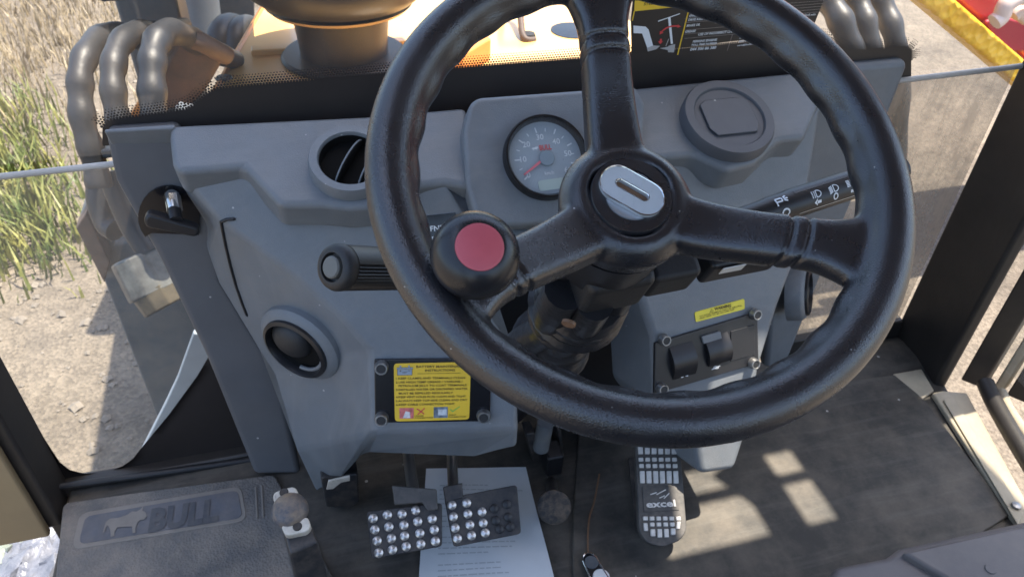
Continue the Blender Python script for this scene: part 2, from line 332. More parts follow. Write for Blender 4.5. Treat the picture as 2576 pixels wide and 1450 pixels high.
def ground_mat():
    Mt = bpy.data.materials.new('dry_gravel'); Mt.use_nodes = True; nt = Mt.node_tree; N = nt.nodes; L = nt.links; p = N['Principled BSDF']
    tc = N.new('ShaderNodeTexCoord')
    def noise(s, d=8, r=.65):
        n = N.new('ShaderNodeTexNoise'); n.inputs['Scale'].default_value = s; n.inputs['Detail'].default_value = d; n.inputs['Roughness'].default_value = r
        L.new(tc.outputs['Object'], n.inputs['Vector']); return n.outputs['Fac']
    cr1 = N.new('ShaderNodeValToRGB'); L.new(noise(1.3), cr1.inputs[0])
    cr1.color_ramp.elements[0].position = .35; cr1.color_ramp.elements[0].color = (.105, .088, .069, 1)
    cr1.color_ramp.elements[1].position = .65; cr1.color_ramp.elements[1].color = (.185, .155, .118, 1)
    vo = N.new('ShaderNodeTexVoronoi'); vo.inputs['Scale'].default_value = 85; L.new(tc.outputs['Object'], vo.inputs['Vector'])
    mx = N.new('ShaderNodeMix'); mx.data_type = 'RGBA'; mx.blend_type = 'OVERLAY'; mx.inputs['Factor'].default_value = .25
    L.new(cr1.outputs[0], mx.inputs['A'])
    sp = N.new('ShaderNodeSeparateColor'); L.new(vo.outputs['Color'], sp.inputs[0]); L.new(sp.outputs[0], mx.inputs['B'])
    m2 = N.new('ShaderNodeMix'); m2.data_type = 'RGBA'; m2.blend_type = 'OVERLAY'; m2.inputs['Factor'].default_value = .5
    L.new(mx.outputs['Result'], m2.inputs['A']); L.new(noise(9, 12, .75), m2.inputs['B'])
    L.new(m2.outputs['Result'], p.inputs['Base Color']); p.inputs['Roughness'].default_value = .9
    b = N.new('ShaderNodeBump'); b.inputs['Strength'].default_value = .6; b.inputs['Distance'].default_value = .008; L.new(vo.outputs['Distance'], b.inputs['Height'])
    b2 = N.new('ShaderNodeBump'); b2.inputs['Strength'].default_value = .7; b2.inputs['Distance'].default_value = .03; L.new(noise(14, 10), b2.inputs['Height']); L.new(b.outputs[0], b2.inputs['Normal'])
    L.new(b2.outputs[0], p.inputs['Normal']); return Mt
def leaf_mat(name, a, b):
    Mt = bpy.data.materials.new(name); Mt.use_nodes = True; nt = Mt.node_tree; N = nt.nodes; L = nt.links; p = N['Principled BSDF']
    tc = N.new('ShaderNodeTexCoord'); n = N.new('ShaderNodeTexNoise'); n.inputs['Scale'].default_value = 6; L.new(tc.outputs['Object'], n.inputs['Vector'])
    c = N.new('ShaderNodeValToRGB'); c.color_ramp.elements[0].color = (*a, 1); c.color_ramp.elements[1].color = (*b, 1)
    c.color_ramp.elements[0].position = .35; c.color_ramp.elements[1].position = .65
    L.new(n.outputs['Fac'], c.inputs[0]); L.new(c.outputs[0], p.inputs['Base Color']); p.inputs['Roughness'].default_value = .5
    return Mt

# ------------------------------------------------------------------ the setting: ground, cab floor
GZ = -1.1
g = obj('ground', [(-150, -150, GZ), (150, -150, GZ), (150, 150, GZ), (-150, 150, GZ)], [(0, 1, 2, 3)], ground_mat()); tag(g, kind='structure')
FLOOR = Plane((0, 0, 0), (0, 0, 1))
fl = [(-.70, -.9), (-.70, .935), (.93, .935), (.93, .8), (.835, .5), (.80, -.9)]
f = MB().prism([V(x, y, 0) for x, y in fl], (0, 0, 1), .05).build('floor', M['floor'], bevel=.004); tag(f, kind='structure')

# ------------------------------------------------------------------ cab frame and roof
cab = thing('tractor_cab', 'black steel cab posts and roof around the driver station', 'cab', (0, .9, 0))
# left front post: dark inner face, tan rear face
P = MB().box((-.757, .915, .84), (.10, .08, 1.72)); P.build('front_post', M['post'], cab, bevel=.006)
MB().box((-.765, .866, .84), (.082, .014, 1.72)).build('post_cover', M['tan'], cab, bevel=.004)
# right front post
MB().prism([V(.925, .874, 1.7), V(.903, .79, 1.7), V(.925, .782, 1.7), V(.965, .86, 1.7), V(.97, .95, 1.7), V(.93, .95, 1.7)], (0, 0, 1), 1.72).build('front_post', M['post'], cab, bevel=.008)
# rear posts and unseen roof, its outline cut to shape sky light and shade
for x in (-.76, .95): MB().box((x, -.75, .85), (.08, .08, 1.8)).build('rear_post', M['post'], cab, bevel=.006)
RZ = 1.70
rx0, rx1, ry0, ry1 = -.36, 1.36, -.85, .985
hx0, hx1, hy0, hy1 = .735, 1.05, .60, .745  # roof opening added to let sun patches fall on the floor
for (x0, x1, y0, y1) in ((rx0, hx0, ry0, ry1), (hx1, rx1, ry0, ry1), (hx0, hx1, ry0, hy0), (hx0, hx1, hy1, ry1)):
    MB().box(((x0 + x1) / 2, (y0 + y1) / 2, RZ + .02), (x1 - x0, y1 - y0, .04)).build('roof_panel', M['seat'], cab)
MB().box(((hx0 + hx1) / 2, .690, RZ + .02), (hx1 - hx0, .022, .04)).build('sun_patch_bar', M['post'], cab)  # unseen bar added to split the sun patch on the floor
MB().box((.935, (hy0 + hy1) / 2, RZ + .025), (.03, hy1 - hy0, .04), Matrix.Rotation(.5, 3, 'Z')).build('sun_patch_bar', M['post'], cab)  # second unseen bar, added to break up the sun patch
MB().tube([V(-.757, .915, 1.7), V(1.0, .9, 1.7)], .035, 12).build('header_bar', M['post'], cab)
MB().tube([V(.95, .86, 1.7), V(.95, -.75, 1.72)], .035, 12).build('side_bar', M['post'], cab)
MB().tube([V(-.757, .9, 1.7), V(-.76, -.75, 1.72)], .03, 12).build('side_bar', M['post'], cab)
# window sill beams: below the lower left window and across the bulkhead
MB().box((-.51, .943, -.012), (.41, .03, .044)).build('lower_beam', M['post'], cab, bevel=.006)
MB().box((.775, .95, .012), (.31, .03, .06)).build('lower_beam', M['post'], cab, bevel=.006)
MB().box((.14, .965, .2), (.85, .02, .44)).build('bulkhead', M['post'], cab)
MB().box((.09, -.8, .3), (1.6, .04, .6)).build('rear_wall', M['post'], cab)

# ------------------------------------------------------------------ windows
GL = Plane((0, .95, 0), (0, -1, 0))
ws = thing('windshield', 'large dusty front windshield with black dotted border above the dashboard', 'windshield', (.1, .95, .6))
obj('pane', [V(-.72, .952, .588), V(.94, .952, .600), V(.94, .952, 1.66), V(-.72, .952, 1.66)], [(0, 1, 2, 3)], M['glass'], ws, smooth=False)
top = [(258, 318), (275, 302), (300, 296), (400, 284), (470, 272), (497, 258), (520, 234), (545, 222), (600, 216), (930, 187), (1200, 165), (1450, 146), (1600, 131), (1760, 116), (1930, 100), (2040, 92), (2085, 100), (2110, 116), (2140, 126), (2200, 122), (2278, 116), (2291, 126), (2290, 150)]
fr = MB(); low = [(u, v + 40) for u, v in ((258, 325), (600, 305), (1100, 272), (1200, 245), (1600, 213), (2065, 170), (2290, 150))]
tp = uvs(top, GL); lp = uvs(low, GL)
gp = [p + V(0, -.0015, 0) for p in tp + lp[::-1]]
fr.add(gp, [list(range(len(gp)))]); fr.build('frit_band', M['frit'], ws, smooth=False)
dm = MB()
def dots(path, rows, out, pitch=.0037, r0=.0019):
    for k in range(rows):
        r = r0 * (1 - .7 * k / rows); acc = (k % 2) * pitch / 2; want = acc; run = 0
        for i in range(len(path) - 1):
            a, b = path[i], path[i + 1]; d = b - a; L_ = d.length; d = d.normalized(); nrm = V(-d.z, 0, d.x) * out
            while want <= run + L_:
                c = a + d * (want - run) + nrm * (k + .35) * pitch * .88 + V(0, -.0015, 0)
                dm.add([c + V(math.cos(t * math.pi / 3) * r, 0, math.sin(t * math.pi / 3) * r) for t in range(6)], [list(range(6))]); want += pitch
            run += L_
dots(tp, 5, 1)
o = dm.build('frit_dots', M['frit'], ws, smooth=False); o['kind'] = 'stuff'

ql = thing('quarter_window', 'lower left front window with rounded black border showing gravel outside', 'window', (-.5, .95, .05))
obj('pane', [V(-.72, .952, .0), V(-.28, .952, .0), V(-.28, .952, .582), V(-.72, .952, .576)], [(0, 1, 2, 3)], M['quarter'], ql, smooth=False)
fp = [(550, 850), (530, 885), (497, 942), (425, 1040), (352, 1128), (335, 1150), (310, 1168), (270, 1184), (215, 1188), (175, 1178), (150, 1158), (60, 1020), (-20, 890), (-60, 890), (120, 1180), (160, 1232), (690, 1155), (560, 830)]
pp = [H(u, v, GL) + V(0, -.0015, 0) for u, v in fp]
MB().add(pp, [list(range(len(pp)))]).build('frit_border', M['frit'], ql, smooth=False)
dm = MB(); dots([H(u, v, GL) for u, v in fp[1:13]], 4, 1); dots([H(u, v, GL) for u, v in fp[1:13]], 0, 1)
o = dm.build('frit_dots', M['frit'], ql, smooth=False); o['kind'] = 'stuff'
MB().tube([H(150, 1222, Plane((0, .925, 0), (0, -1, 0))), H(400, 1188, Plane((0, .925, 0), (0, -1, 0))), H(650, 1152, Plane((0, .925, 0), (0, -1, 0)))], .006, 10).build('gasket', M['rubber'], ql)
MB().tube([V(-.72, .945, .575), V(-.47, .945, .579)], .0042, 12).build('joint_trim', M['rail'], ql)

qr = thing('quarter_window', 'lower right front window, very dusty, beside the black right post', 'window', (.78, .95, .05))
obj('pane', [V(.45, .952, .03), V(.93, .952, .03), V(.93, .952, .596), V(.45, .952, .590)], [(0, 1, 2, 3)], M['dusty'], qr, smooth=False)
MB().tube([V(.66, .945, .592), V(.95, .945, .599)], .0048, 12).build('joint_trim', M['rail'], qr)
MB().prism([V(.62, .951, .01), V(.93, .951, .01), V(.93, .951, .035), V(.62, .951, .03)], (0, -1, 0), .004).build('gasket', M['rubber'], qr)

door = thing('side_door', 'right hand cab door with black frame tubes and dusty glass', 'door', (1.0, .5, 0))
obj('pane', [V(1.02, .80, .05), V(1.02, -.7, .05), V(1.02, -.7, 1.6), V(1.02, .80, 1.6)], [(0, 1, 2, 3)], M['quarter'], door, smooth=False)
def vpost(name, uvA, uvB, uvC, mt, ztop=1.6, bev=.004, par=None):
    a, b, c = atz(*uvA, 0), atz(*uvB, 0), atz(*uvC, 0); d = a + c - b
    q = [a, b, c, d]
    return MB().prism([p + V(0, 0, ztop) for p in q], (0, 0, 1), ztop + .02).build(name, mt, par, bevel=bev)
vpost('frame_tube', (2424, 937), (2479, 958), (2500, 940), M['post'], par=door)
vpost('frame_strip', (2505, 958), (2530, 968), (2548, 955), M['sill'], par=door, bev=.006)
vpost('frame_tube', (2540, 975), (2600, 1000), (2640, 975), M['post'], par=door)
fr = M['post']
MB().tube(smoothpath([atz(2478, 962, .03), atz(2500, 1010, .03), atz(2545, 1090, .03), atz(2600, 1180, .03)]), .016, 12).build('lower_rail', M['post'], door)
MB().tube(smoothpath([atz(2515, 985, .02), atz(2535, 1030, .02), atz(2590, 1110, .02)]), .012, 12).build('lower_seal', M['sill'], door)
sd_ = thing('door_sill', 'beige painted metal sill plate along the right door opening', 'sill', (.87, .6, 0))
panel('sill_plate', [(2345, 985), (2372, 980), (2432, 985), (2600, 1290), (2575, 1335), (2540, 1290)], Plane((0, 0, .012), (0, 0, 1)), .012, M['sill'], sd_, bevel=.004)
panel('raised_strip', [(2372, 1003), (2400, 998), (2575, 1290), (2560, 1318)], Plane((0, 0, .016), (0, 0, 1)), .004, M['sill'], sd_, bevel=.002)
panel('corner_plate', [(2245, 938), (2318, 925), (2350, 980), (2320, 1000)], Plane((0, 0, .008), (0, 0, 1)), .008, M['sill'], sd_, bevel=.003)
MB().lathe([(.0, .004), (.007, .003), (.008, 0)], atz(2555, 1270, .018), (0, 0, 1), 16).build('bolt', M['screw'], sd_)

# ------------------------------------------------------------------ floor coverings
mt_ = thing('floor_mat', 'grey rubber floor mat with embossed bull emblem panel beside the left post', 'floor mat', (-.5, .7, .001))
MATP = Plane((0, 0, .012), (0, 0, 1))
panel('mat_sheet', [(158, 1262), (400, 1228), (690, 1190), (742, 1290), (800, 1380), (880, 1530), (130, 1560), (146, 1380)], MATP, .008, M['mat'], mt_, bevel=.003, round_=.012)
EM = MATP.off(.0015)
fp = [(205, 1290), (600, 1222), (612, 1228), (618, 1300), (608, 1318), (195, 1375), (182, 1368), (192, 1302)]
panel('emblem_frame', [(200, 1288), (606, 1219), (622, 1306), (180, 1380)], EM, .004, M['matrib'], mt_, bevel=.0012, round_=.016)
panel('emblem_panel', [(214, 1296), (598, 1230), (610, 1299), (197, 1366)], EM.off(.001), .002, M['matblue'], mt_, bevel=.0006, round_=.012)
tm = MB(); put_text(tm, 'BULL', (372, 1334), (548, 1305), 52, EM.off(.0018), .0005, .05)
tm.build('emblem_letters', M['letter'], mt_, smooth=False)
bull = [(.02, .62), (.1, .74), (.3, .72), (.5, .78), (.62, .9), (.72, .86), (.80, .92), (.87, 1.04), (.87, .86), (.95, .78), (1, .6), (.95, .48), (.86, .5), (.80, .42), (.78, .2), (.80, .02), (.73, 0), (.69, .28), (.5, .32), (.33, .34), (.28, .18), (.3, .02), (.22, 0), (.18, .24), (.12, .42), (.06, .5), (.03, .22), (0, .22)]
def bullshape(mb, uv0, uv1, hpx, pl, eps):
    P0, P1 = H(*uv0, pl), H(*uv1, pl); xd = P1 - P0; yd = pl.n.cross(xd.normalized())
    if yd.dot(-cd) < 0: yd = -yd
    h = abs((H(uv0[0], uv0[1] - hpx, pl) - P0).dot(yd))
    mb.add([P0 + xd * x + yd * (y * h) + pl.n * eps for x, y in bull], [list(range(len(bull)))])
tm = MB(); bullshape(tm, (255, 1352), (362, 1335), 62, EM.off(.0018), .0005); tm.build('emblem_bull', M['matrib'], mt_, smooth=False)
for a in ((640, 1262), (655, 1258)):
    panel('mat_rib', [(a[0], a[1] - 40), (a[0] + 5, a[1] - 41), (a[0] + 9, a[1] + 38), (a[0] + 4, a[1] + 39)], MATP.off(.002), .003, M['matrib'], mt_, bevel=.0008)

rm = thing('floor_mat', 'wide worn rubber floor mat scuffed with dirt beside the right door sill', 'floor mat', (.6, .6, .001))
panel('mat_sheet', [(1460, 1000), (1890, 985), (2262, 938), (2330, 1010), (2545, 1290), (2480, 1330), (2300, 1500), (1440, 1500), (1440, 1300)], Plane((0, 0, .007), (0, 0, 1)), .006, M['floor'], rm, bevel=.003)

# ------------------------------------------------------------------ dashboard
SH = Plane((0, .93, .636), (0, -.446, 1))
LEG = Plane((0, .87, 0), (0, -1, .094))
FR0 = Plane((0, .5495, 0), (0, -1, .47))
aL, aR = math.radians(-12), math.radians(6.5)
FL_ = Plane(H(1080, 980, FR0), (math.sin(aL), -math.cos(aL), .47))
FRt = Plane(H(1645, 900, FR0), (math.sin(aR), -math.cos(aR), .47))
POD = Plane((0, .82, .5985), (0, -1, 1))
dash = thing('dashboard', 'grey moulded plastic dashboard with vents and speedometer behind the steering wheel', 'dashboard', (.05, .85, .3))
# back panel with left leg (recessed flange) and right flange
panel('left_leg', [(262, 327), (452, 315), (470, 430), (560, 560), (560, 700), (700, 940), (757, 1192), (640, 1194), (520, 900), (400, 650), (290, 455)], LEG.off(-.004), .03, M['leg'], dash, bevel=.01, seg=4)
panel('right_flange', [(2288, 150), (2030, 172), (1940, 700), (1925, 930), (1985, 905), (2070, 690), (2245, 272), (2284, 172)], LEG.off(-.004), .03, M['dash'], dash, bevel=.012, seg=4)
# lower front body: left half, ridge, right half, wrapping left side face
sideO = Plane((0, .80, 0), (0, -1, .25))
def rowpts(lst, pl): return [H(u, v, pl) for u, v in lst]
fL = rowpts([(450, 400), (446, 436), (543, 548), (735, 690), (850, 790), (930, 880), (938, 1090)], FL_)
fLb = rowpts([(1302, 1080), (1300, 900), (1248, 790), (1248, 700)], FL_)
sO = rowpts([(432, 405), (470, 490), (520, 565), (520, 625), (545, 710), (650, 880), (686, 940), (745, 1130), (796, 1240)], sideO)
tip = H(862, 1200, Plane((0, .76, 0), (0, -1, .3))); tip2 = H(915, 1138, Plane((0, .70, 0), (0, -1, .3)))
ridge_t = H(1430, 600, FL_); ridge_a = H(1190, 575, FL_); ridge_c = H(1110, 430, FL_); ridge_b = H(1430, 700, FL_)
vs = fL + fLb + [ridge_b, ridge_t] + sO + [tip, tip2]
nL, nB = len(fL), len(fLb); iR = nL + nB; iO = iR + 2; iT = iO + len(sO)
vs += [ridge_a, ridge_c]; iA = len(vs) - 2
front = list(range(0, nL)) + list(range(nL, nL + nB)) + [iR, iR + 1, iA, iA + 1]
faces = [front,
         [0, iO, iO + 1, 1], [1, iO + 1, iO + 2, 2], [2, iO + 2, iO + 3], [2, iO + 3, iO + 4, 3], [3, iO + 4, iO + 5, 4], [4, iO + 5, iO + 6, 5],
         [5, iO + 6, iO + 7, 6], [6, iO + 7, iO + 8, iT], [6, iT, iT + 1]]
# bottom lip, underside and a back wall so that it is a closed shell
kb = len(vs); lipR = H(1302, 1125, FL_.off(-.02)); lipC = H(1195, 1140, FL_.off(-.02)); back = [V(p.x, .9, p.z) for p in (fL[0], sO[0], sO[-1], tip, tip2, lipC, lipR)]
vs += [lipC, lipR]
faces += [[6, iT + 1, kb, kb + 1, nL]]
vs += [V(p.x, max(p.y + .12, .86), p.z + .02) for p in (sO[0], sO[3], sO[-1], tip, tip2, lipC, lipR, fLb[1], fLb[3], ridge_b, ridge_t, fL[0])]
k2 = kb + 2
faces += [[iO, k2, k2 + 11, 0], [iO, iO + 1, iO + 2, iO + 3, k2 + 1, k2], [iO + 3, iO + 4, iO + 5, iO + 6, iO + 7, iO + 8, k2 + 2, k2 + 1], [iO + 8, iT, k2 + 3, k2 + 2], [iT, iT + 1, k2 + 4, k2 + 3],
          [iT + 1, kb, k2 + 5, k2 + 4], [kb, kb + 1, k2 + 6, k2 + 5], [kb + 1, nL, nL + 1, k2 + 7, k2 + 6], [nL + 1, nL + 2, nL + 3, k2 + 8, k2 + 7], [nL + 3, iR, k2 + 9, k2 + 8], [iR, iR + 1, k2 + 10, k2 + 9], [iR + 1, iA, k2 + 10], [iA, iA + 1, k2 + 11, k2 + 10], [iA + 1, 0, k2 + 11]]
lbody = obj('left_body', vs, faces, M['dash'], dash, bevel=.012, seg=4, ang=14)
# right body
fR = rowpts([(1430, 600), (1600, 560), (1640, 390), (1900, 400), (2075, 245), (2010, 640), (1962, 765), (1912, 925), (1905, 985), (1880, 1090), (1850, 1182), (1762, 1195), (1748, 1120), (1648, 1020), (1640, 850), (1600, 720), (1430, 700)], FRt)
b = MB().prism(fR, FRt.n, .14); b.build('right_body', M['dash'], dash, bevel=.012, seg=4, ang=20)
cp = rowpts([(1240, 700), (1640, 690), (1650, 1000), (1310, 1000)], Plane((0, .86, 0), (0, -1, .1)))
MB().prism(cp, (0, -1, .1), .02).build('column_recess', M['blackplastic'], dash)
# upper shelf: raised ledge with vents
shelfL = [(426, 312), (480, 309), (920, 288), (1172, 266), (1184, 330), (1186, 470), (1118, 458), (1052, 466), (985, 516), (880, 522), (805, 514), (702, 516), (612, 419), (445, 432), (431, 405), (424, 345)]
shelfR = [(1590, 218), (2062, 172), (2062, 260), (2026, 345), (1960, 352), (1900, 412), (1830, 428), (1745, 388), (1590, 400)]
panel('upper_shelf', shelfL, SH, .05, M['dash'], dash, bevel=.009, seg=5)
panel('upper_shelf', shelfR, SH, .05, M['dash'], dash, bevel=.009, seg=5)
panel('top_edge', [(262, 323), (262, 331), (440, 322), (440, 311)], SH.off(.001), .028, M['dash'], dash, bevel=.006)
# gauge pod
pod_pts = rowpts([(1180, 262), (1200, 243), (1600, 214), (1625, 260), (1600, 545), (1260, 570), (1195, 545), (1172, 460), (1165, 330)], POD.off(.004))
MB().prism(pod_pts, POD.n, .075).build('gauge_pod', M['dash'], dash, bevel=.014, seg=5)
# vents on the shelf
def frame(n):
    n = Vector(n).normalized(); a = V(1, 0, 0); a = (a - n * a.dot(n)).normalized(); return a, n.cross(a), n
def stadium_cap(mb, c, a, b, r, h, w): pass
def round_vent(uv, rad, open_):
    c = H(*uv, SH); a, b_, n = frame(SH.n)
    rt = MB().lathe([(rad * 1.0, -.006), (rad * 1.0, .013), (rad * .96, .0185), (rad * .78, .0185), (rad * .75, .016), (rad * .74, .000)], c, n, 64, cap=False)
    v = rt.build('air_vent', M['vent'] if not open_ else M['dash'], dash)
    if open_:
        MB().lathe([(.0, .0015), (rad * .70, .0018), (rad * .735, .014)], c, n, 48, cap=False).build('vent_shade_disc', M['cavity'], v)  # black dish above the shelf, painted as the shade of a deep opening
        ax = (a * .55 + b_ * .83).normalized(); pr = n.cross(ax)
        for k, off in enumerate((-.62, .08)):
            hw = math.sqrt(1 - off * off) * rad * .74; pts = []
            for i in range(17):
                t = math.pi * i / 16; pts.append(c + pr * off * rad * .74 + ax * math.cos(t) * hw + n * (math.sin(t) * rad * .40 + .003))
            MB().prism(pts, pr, .0022).build('louvre', M['cavity'], v)
            MB().tube(pts, .0011, 6).build('louvre_edge', M['dash'], v)
    else:
        MB().lathe([(0, .0155), (rad * .76, .015), (rad * .775, .002)], c, n, 48).build('vent_cap', M['vent'], v)
        hx, hy = rad * .56, rad * .46; q = [c + a * (x * hx) + b_ * (y * hy) for x, y in ((-1, .75), (-.75, 1), (.75, 1), (1, .75), (1, -.6), (.8, -1), (-.8, -1), (-1, -.6))]
        MB().prism([p + n * .0185 for p in q], n, .003).build('flap', M['vent'], v, bevel=.001)
        edge = [p + n * .0175 for p in q + q[:1]]
        MB().tube(edge, .0007, 6).build('flap_seam', M['blackplastic'], v)
    return v
def fitrad(uv, upx, pl): return (H(uv[0] + upx, uv[1], pl) - H(uv[0] - upx, uv[1], pl)).length / 2
round_vent((883, 418), fitrad((883, 418), 106, SH), True)
round_vent((1823, 312), fitrad((1823, 312), 111, SH), False)
# eyeball vents on the side faces
def ball_vent(c, n, rad, name='side_vent'):
    a, b_, n = frame(n)
    v = MB().lathe([(rad * 1.28, -.02), (rad * 1.25, .004), (rad * 1.1, .011), (rad * .98, .012), (rad * .9, .006), (rad * .88, -.008)], c, n, 56, cap=False).build(name, M['dash'], dash)
    MB().lathe([(rad * 1.02, .006), (rad * 1.0, .016), (rad * .9, .018), (rad * .86, .012), (rad * .84, -.01)], c, n, 48, cap=False).build('vent_ring', M['blackplastic'], v)
    MB().lathe([(0, .0025), (rad * .8, .003), (rad * .87, .009)], c, n, 40, cap=False).build('socket_shade', M['cavity'], v)  # black dish on the body surface, painted as the socket's inner shade
    ball = MB().lathe([(rad * .62 * math.cos(t), rad * .38 * math.sin(t) + .001) for t in [math.radians(q) for q in range(0, 91, 10)]], c - a * rad * .22 + b_ * rad * .12, n, 40)
    ball.build('vent_ball', M['rubber'], v)
    MB().tube([c + a * rad * (.05 + .8 * math.cos(t)) * .95 + b_ * rad * .8 * math.sin(t) + n * .008 for t in [math.radians(q) for q in range(-95, -10, 8)]], .003, 8).build('vent_tab', M['dash'], v)
    return v
from mathutils.bvhtree import BVHTree
_ev = lbody.evaluated_get(bpy.context.evaluated_depsgraph_get()).to_mesh(); _bm = basis(dash)
_ev.calc_loop_triangles(); _bv = BVHTree.FromPolygons([_bm @ v.co for v in _ev.vertices], [list(p.vertices) for p in _ev.loop_triangles])
def surf(u, v, off=0):
    h = _bv.ray_cast(CAM, ray(u, v).normalized()); d = ray(u, v).normalized(); return h[0] - d * off if h[0] is not None else None
gk = ((592, 550), (570, 551), (556, 557), (560, 580), (568, 620), (580, 670), (594, 720), (610, 765), (624, 800))
gq = [surf(a_[0] + (b2[0] - a_[0]) * k / 6, a_[1] + (b2[1] - a_[1]) * k / 6, .0014) for a_, b2 in zip(gk, gk[1:]) for k in range(6)]
gq = [p for p in gq if p is not None]
MB().tube(gq, [.001] + [.0021] * (len(gq) - 2) + [.001], 10).build('seam_shade', M['blackplastic'], dash)  # raised black bead painting the soft shadow along the moulded step
nside = (fL[5] - fL[3]).cross(sO[6] - fL[5]).normalized()
if nside.y > 0: nside = -nside
SIDE = Plane((fL[4] + sO[5] + fL[5] + sO[6]) / 4 * 1.0, nside)
vc = H(756, 862, SIDE.off(.004)); ball_vent(vc, SIDE.n, .050)
nr = V(-nside.x, nside.y, nside.z); vr = H(2012, 735, LEG.off(.02)); ball_vent(vr, V(.75, -.6, .3), .040)

# speedometer
GP = POD.off(.004)
gc = H(1370, 398, GP); ga, gb, gn = frame(GP.n); gr = fitrad((1370, 398), 105, GP)
sp = MB().lathe([(gr * 1.0, -.004), (gr * 1.0, .010), (gr * .965, .0145), (gr * .93, .0145), (gr * .87, .008), (gr * .86, .002)], gc, gn, 72, cap=False).build('speedometer', M['bezel'], dash)
MB().lathe([(0, .003), (gr * .87, .003)], gc, gn, 72, cap=False).build('dial', M['dial'], sp, smooth=False)
dt = MB(); GD = Plane(gc + gn * .0034, gn)
def onD(x, y): return gc + ga * (x * gr) + gb * (y * gr) + gn * .0038
rot0 = math.radians(-4)
for i in range(13):
    t = math.radians(218 - i * 19.6) ; L0 = .62; L1 = .74 if i % 2 == 0 else .70; w = .016 if i % 2 == 0 else .011
    L0 = .61 if i % 2 == 0 else .62
    c_, s_ = math.cos(t), math.sin(t)
    dt.add([onD(c_ * L0 - s_ * w, s_ * L0 + c_ * w), onD(c_ * L1 - s_ * w, s_ * L1 + c_ * w), onD(c_ * L1 + s_ * w, s_ * L1 - c_ * w), onD(c_ * L0 + s_ * w, s_ * L0 - c_ * w)], [[0, 1, 2, 3]])
def dtext(mb, s, cx, cy, h, w=None, bold=.01):
    vs_, fs_ = textmesh(s, bold); x0, x1 = min(v.x for v in vs_), max(v.x for v in vs_); k = h / .69
    kx = w / (x1 - x0) if w else k
    mb.add([onD(cx + (v.x - (x0 + x1) / 2) * kx, cy + v.y * k - h / 2) for v in vs_], fs_)
for s, x, y in (('0', -.47, -.36), ('10', -.53, .02), ('20', -.40, .36), ('30', -.05, .50), ('40', .32, .36), ('50', .55, .05), ('60', .49, -.33)): dtext(dt, s, x, y, .13)
dtext(dt, 'km/h', .03, -.36, .08)
k_ = [(x * .16 - .29, y * .1 + .19) for x, y in bull]; dt.add([onD(x, y) for x, y in k_], [list(range(len(k_)))])
dt.build('dial_print', M['white'], sp, smooth=False)
dr = MB(); dtext(dr, 'BULL', .04, .245, .12, .29, .03); dr.build('dial_logo', M['red'], sp, smooth=False)
MB().lathe([(.185 * gr, .0036), (.185 * gr, .006), (.17 * gr, .0068), (0, .007)], gc + ga * gr * .02 - gb * gr * .02, gn, 32, cap=False).build('needle_hub', M['dialhub'], sp)
t = math.radians(211); d0 = (ga * math.cos(t) + gb * math.sin(t)); sdv = gn.cross(d0)
MB().prism([gc + d0 * gr * .17 + sdv * gr * .03 + gn * .0062, gc + d0 * gr * .68 + sdv * gr * .018 + gn * .0062, gc + d0 * gr * .68 - sdv * gr * .018 + gn * .0062, gc + d0 * gr * .17 - sdv * gr * .03 + gn * .0062], gn, .0012).build('needle', M['needle'], sp)
q = [onD(x, y) for x, y in ((-.28, -.52), (.36, -.50), (.36, -.75), (-.28, -.77))]
MB().prism(rounded(q, .004), gn, .0008).build('lcd_window', M['lcd'], sp)
MB().lathe([(0, .012), (gr * .92, .0115)], gc, gn, 64, cap=False).build('cover_glass', M['gaugeglass'], sp, smooth=False)
MB().lathe([(.006, .011), (.006, .016), (.004, .018), (0, .0185)], onD(.66, -.44), gn, 20).build('reset_button', M['blackplastic'], sp)

# battery instruction plate
pl = FL_.off(.0045)
bp = panel('instruction_plate', [(941, 903), (1236, 900), (1232, 1058), (943, 1062)], pl, .0045, M['gloss'], dash, bevel=.0012)
lb = [(990, 913), (1184, 909), (1180, 1053), (993, 1058)]
MB().prism(rounded(uvs(lb, pl.off(.0008)), .005), pl.n, .0007).build('label', M['yellow'], bp, smooth=False)
LBP = pl.off(.0008)
tx = MB()
def bl(u, v):
    """photo crop coordinates of the label -> image grid"""
    return ((1380 + u / 4.532) * .67057, (1300 + v / 4.532) * .67057)
put_text(tx, 'BATTERY MAINTENANCE', bl(820, 348), bl(1690, 340), 5.6, LBP, .0004, .02)
put_text(tx, 'INSTRUCTIONS', bl(968, 412), bl(1482, 404), 5.6, LBP, .0004, .02)
line(tx, bl(840, 447), bl(1575, 436), 1.0, LBP, .0004)
for s, x0, x1, y0, y1 in (('1.KEEP CLAMPS AND TERMINALS CLEAN', 475, 1650, 546, 532), ('2.USE HIGH TEMP GREASE / VASELINE /', 472, 1610, 612, 596), ('PETROLIUM JELLY TO COAT TERMINALS', 520, 1676, 672, 656), ('3.DISTILLED WATER OR DEIONISED WATER', 475, 1694, 738, 718),
                      ('MUST BE REFILLED REGULARLY', 522, 1446, 800, 786), ('4.KEEP VENT HOLES PLUG CLEAN AND TIGHT', 475, 1664, 862, 846), ('5.ALWAYS KEEP TOP SIDE CLEAN AND DRY', 472, 1688, 928, 906), ('6.KEEP CABLE CONNECTION TIGHT', 478, 1476, 992, 974),
                      ('LOOSE', 795, 945, 1176, 1172), ('CONNECTION', 795, 1098, 1208, 1204), ('TIGHT', 1370, 1500, 1160, 1156), ('CONNECTION', 1368, 1664, 1192, 1186)):
    put_text(tx, s, bl(x0, y0), bl(x1, y1), 5.0 if y0 < 1000 else 3.2, LBP, .0004, .016)
tx.build('label_print', M['ink'], bp, smooth=False)
bt = MB()
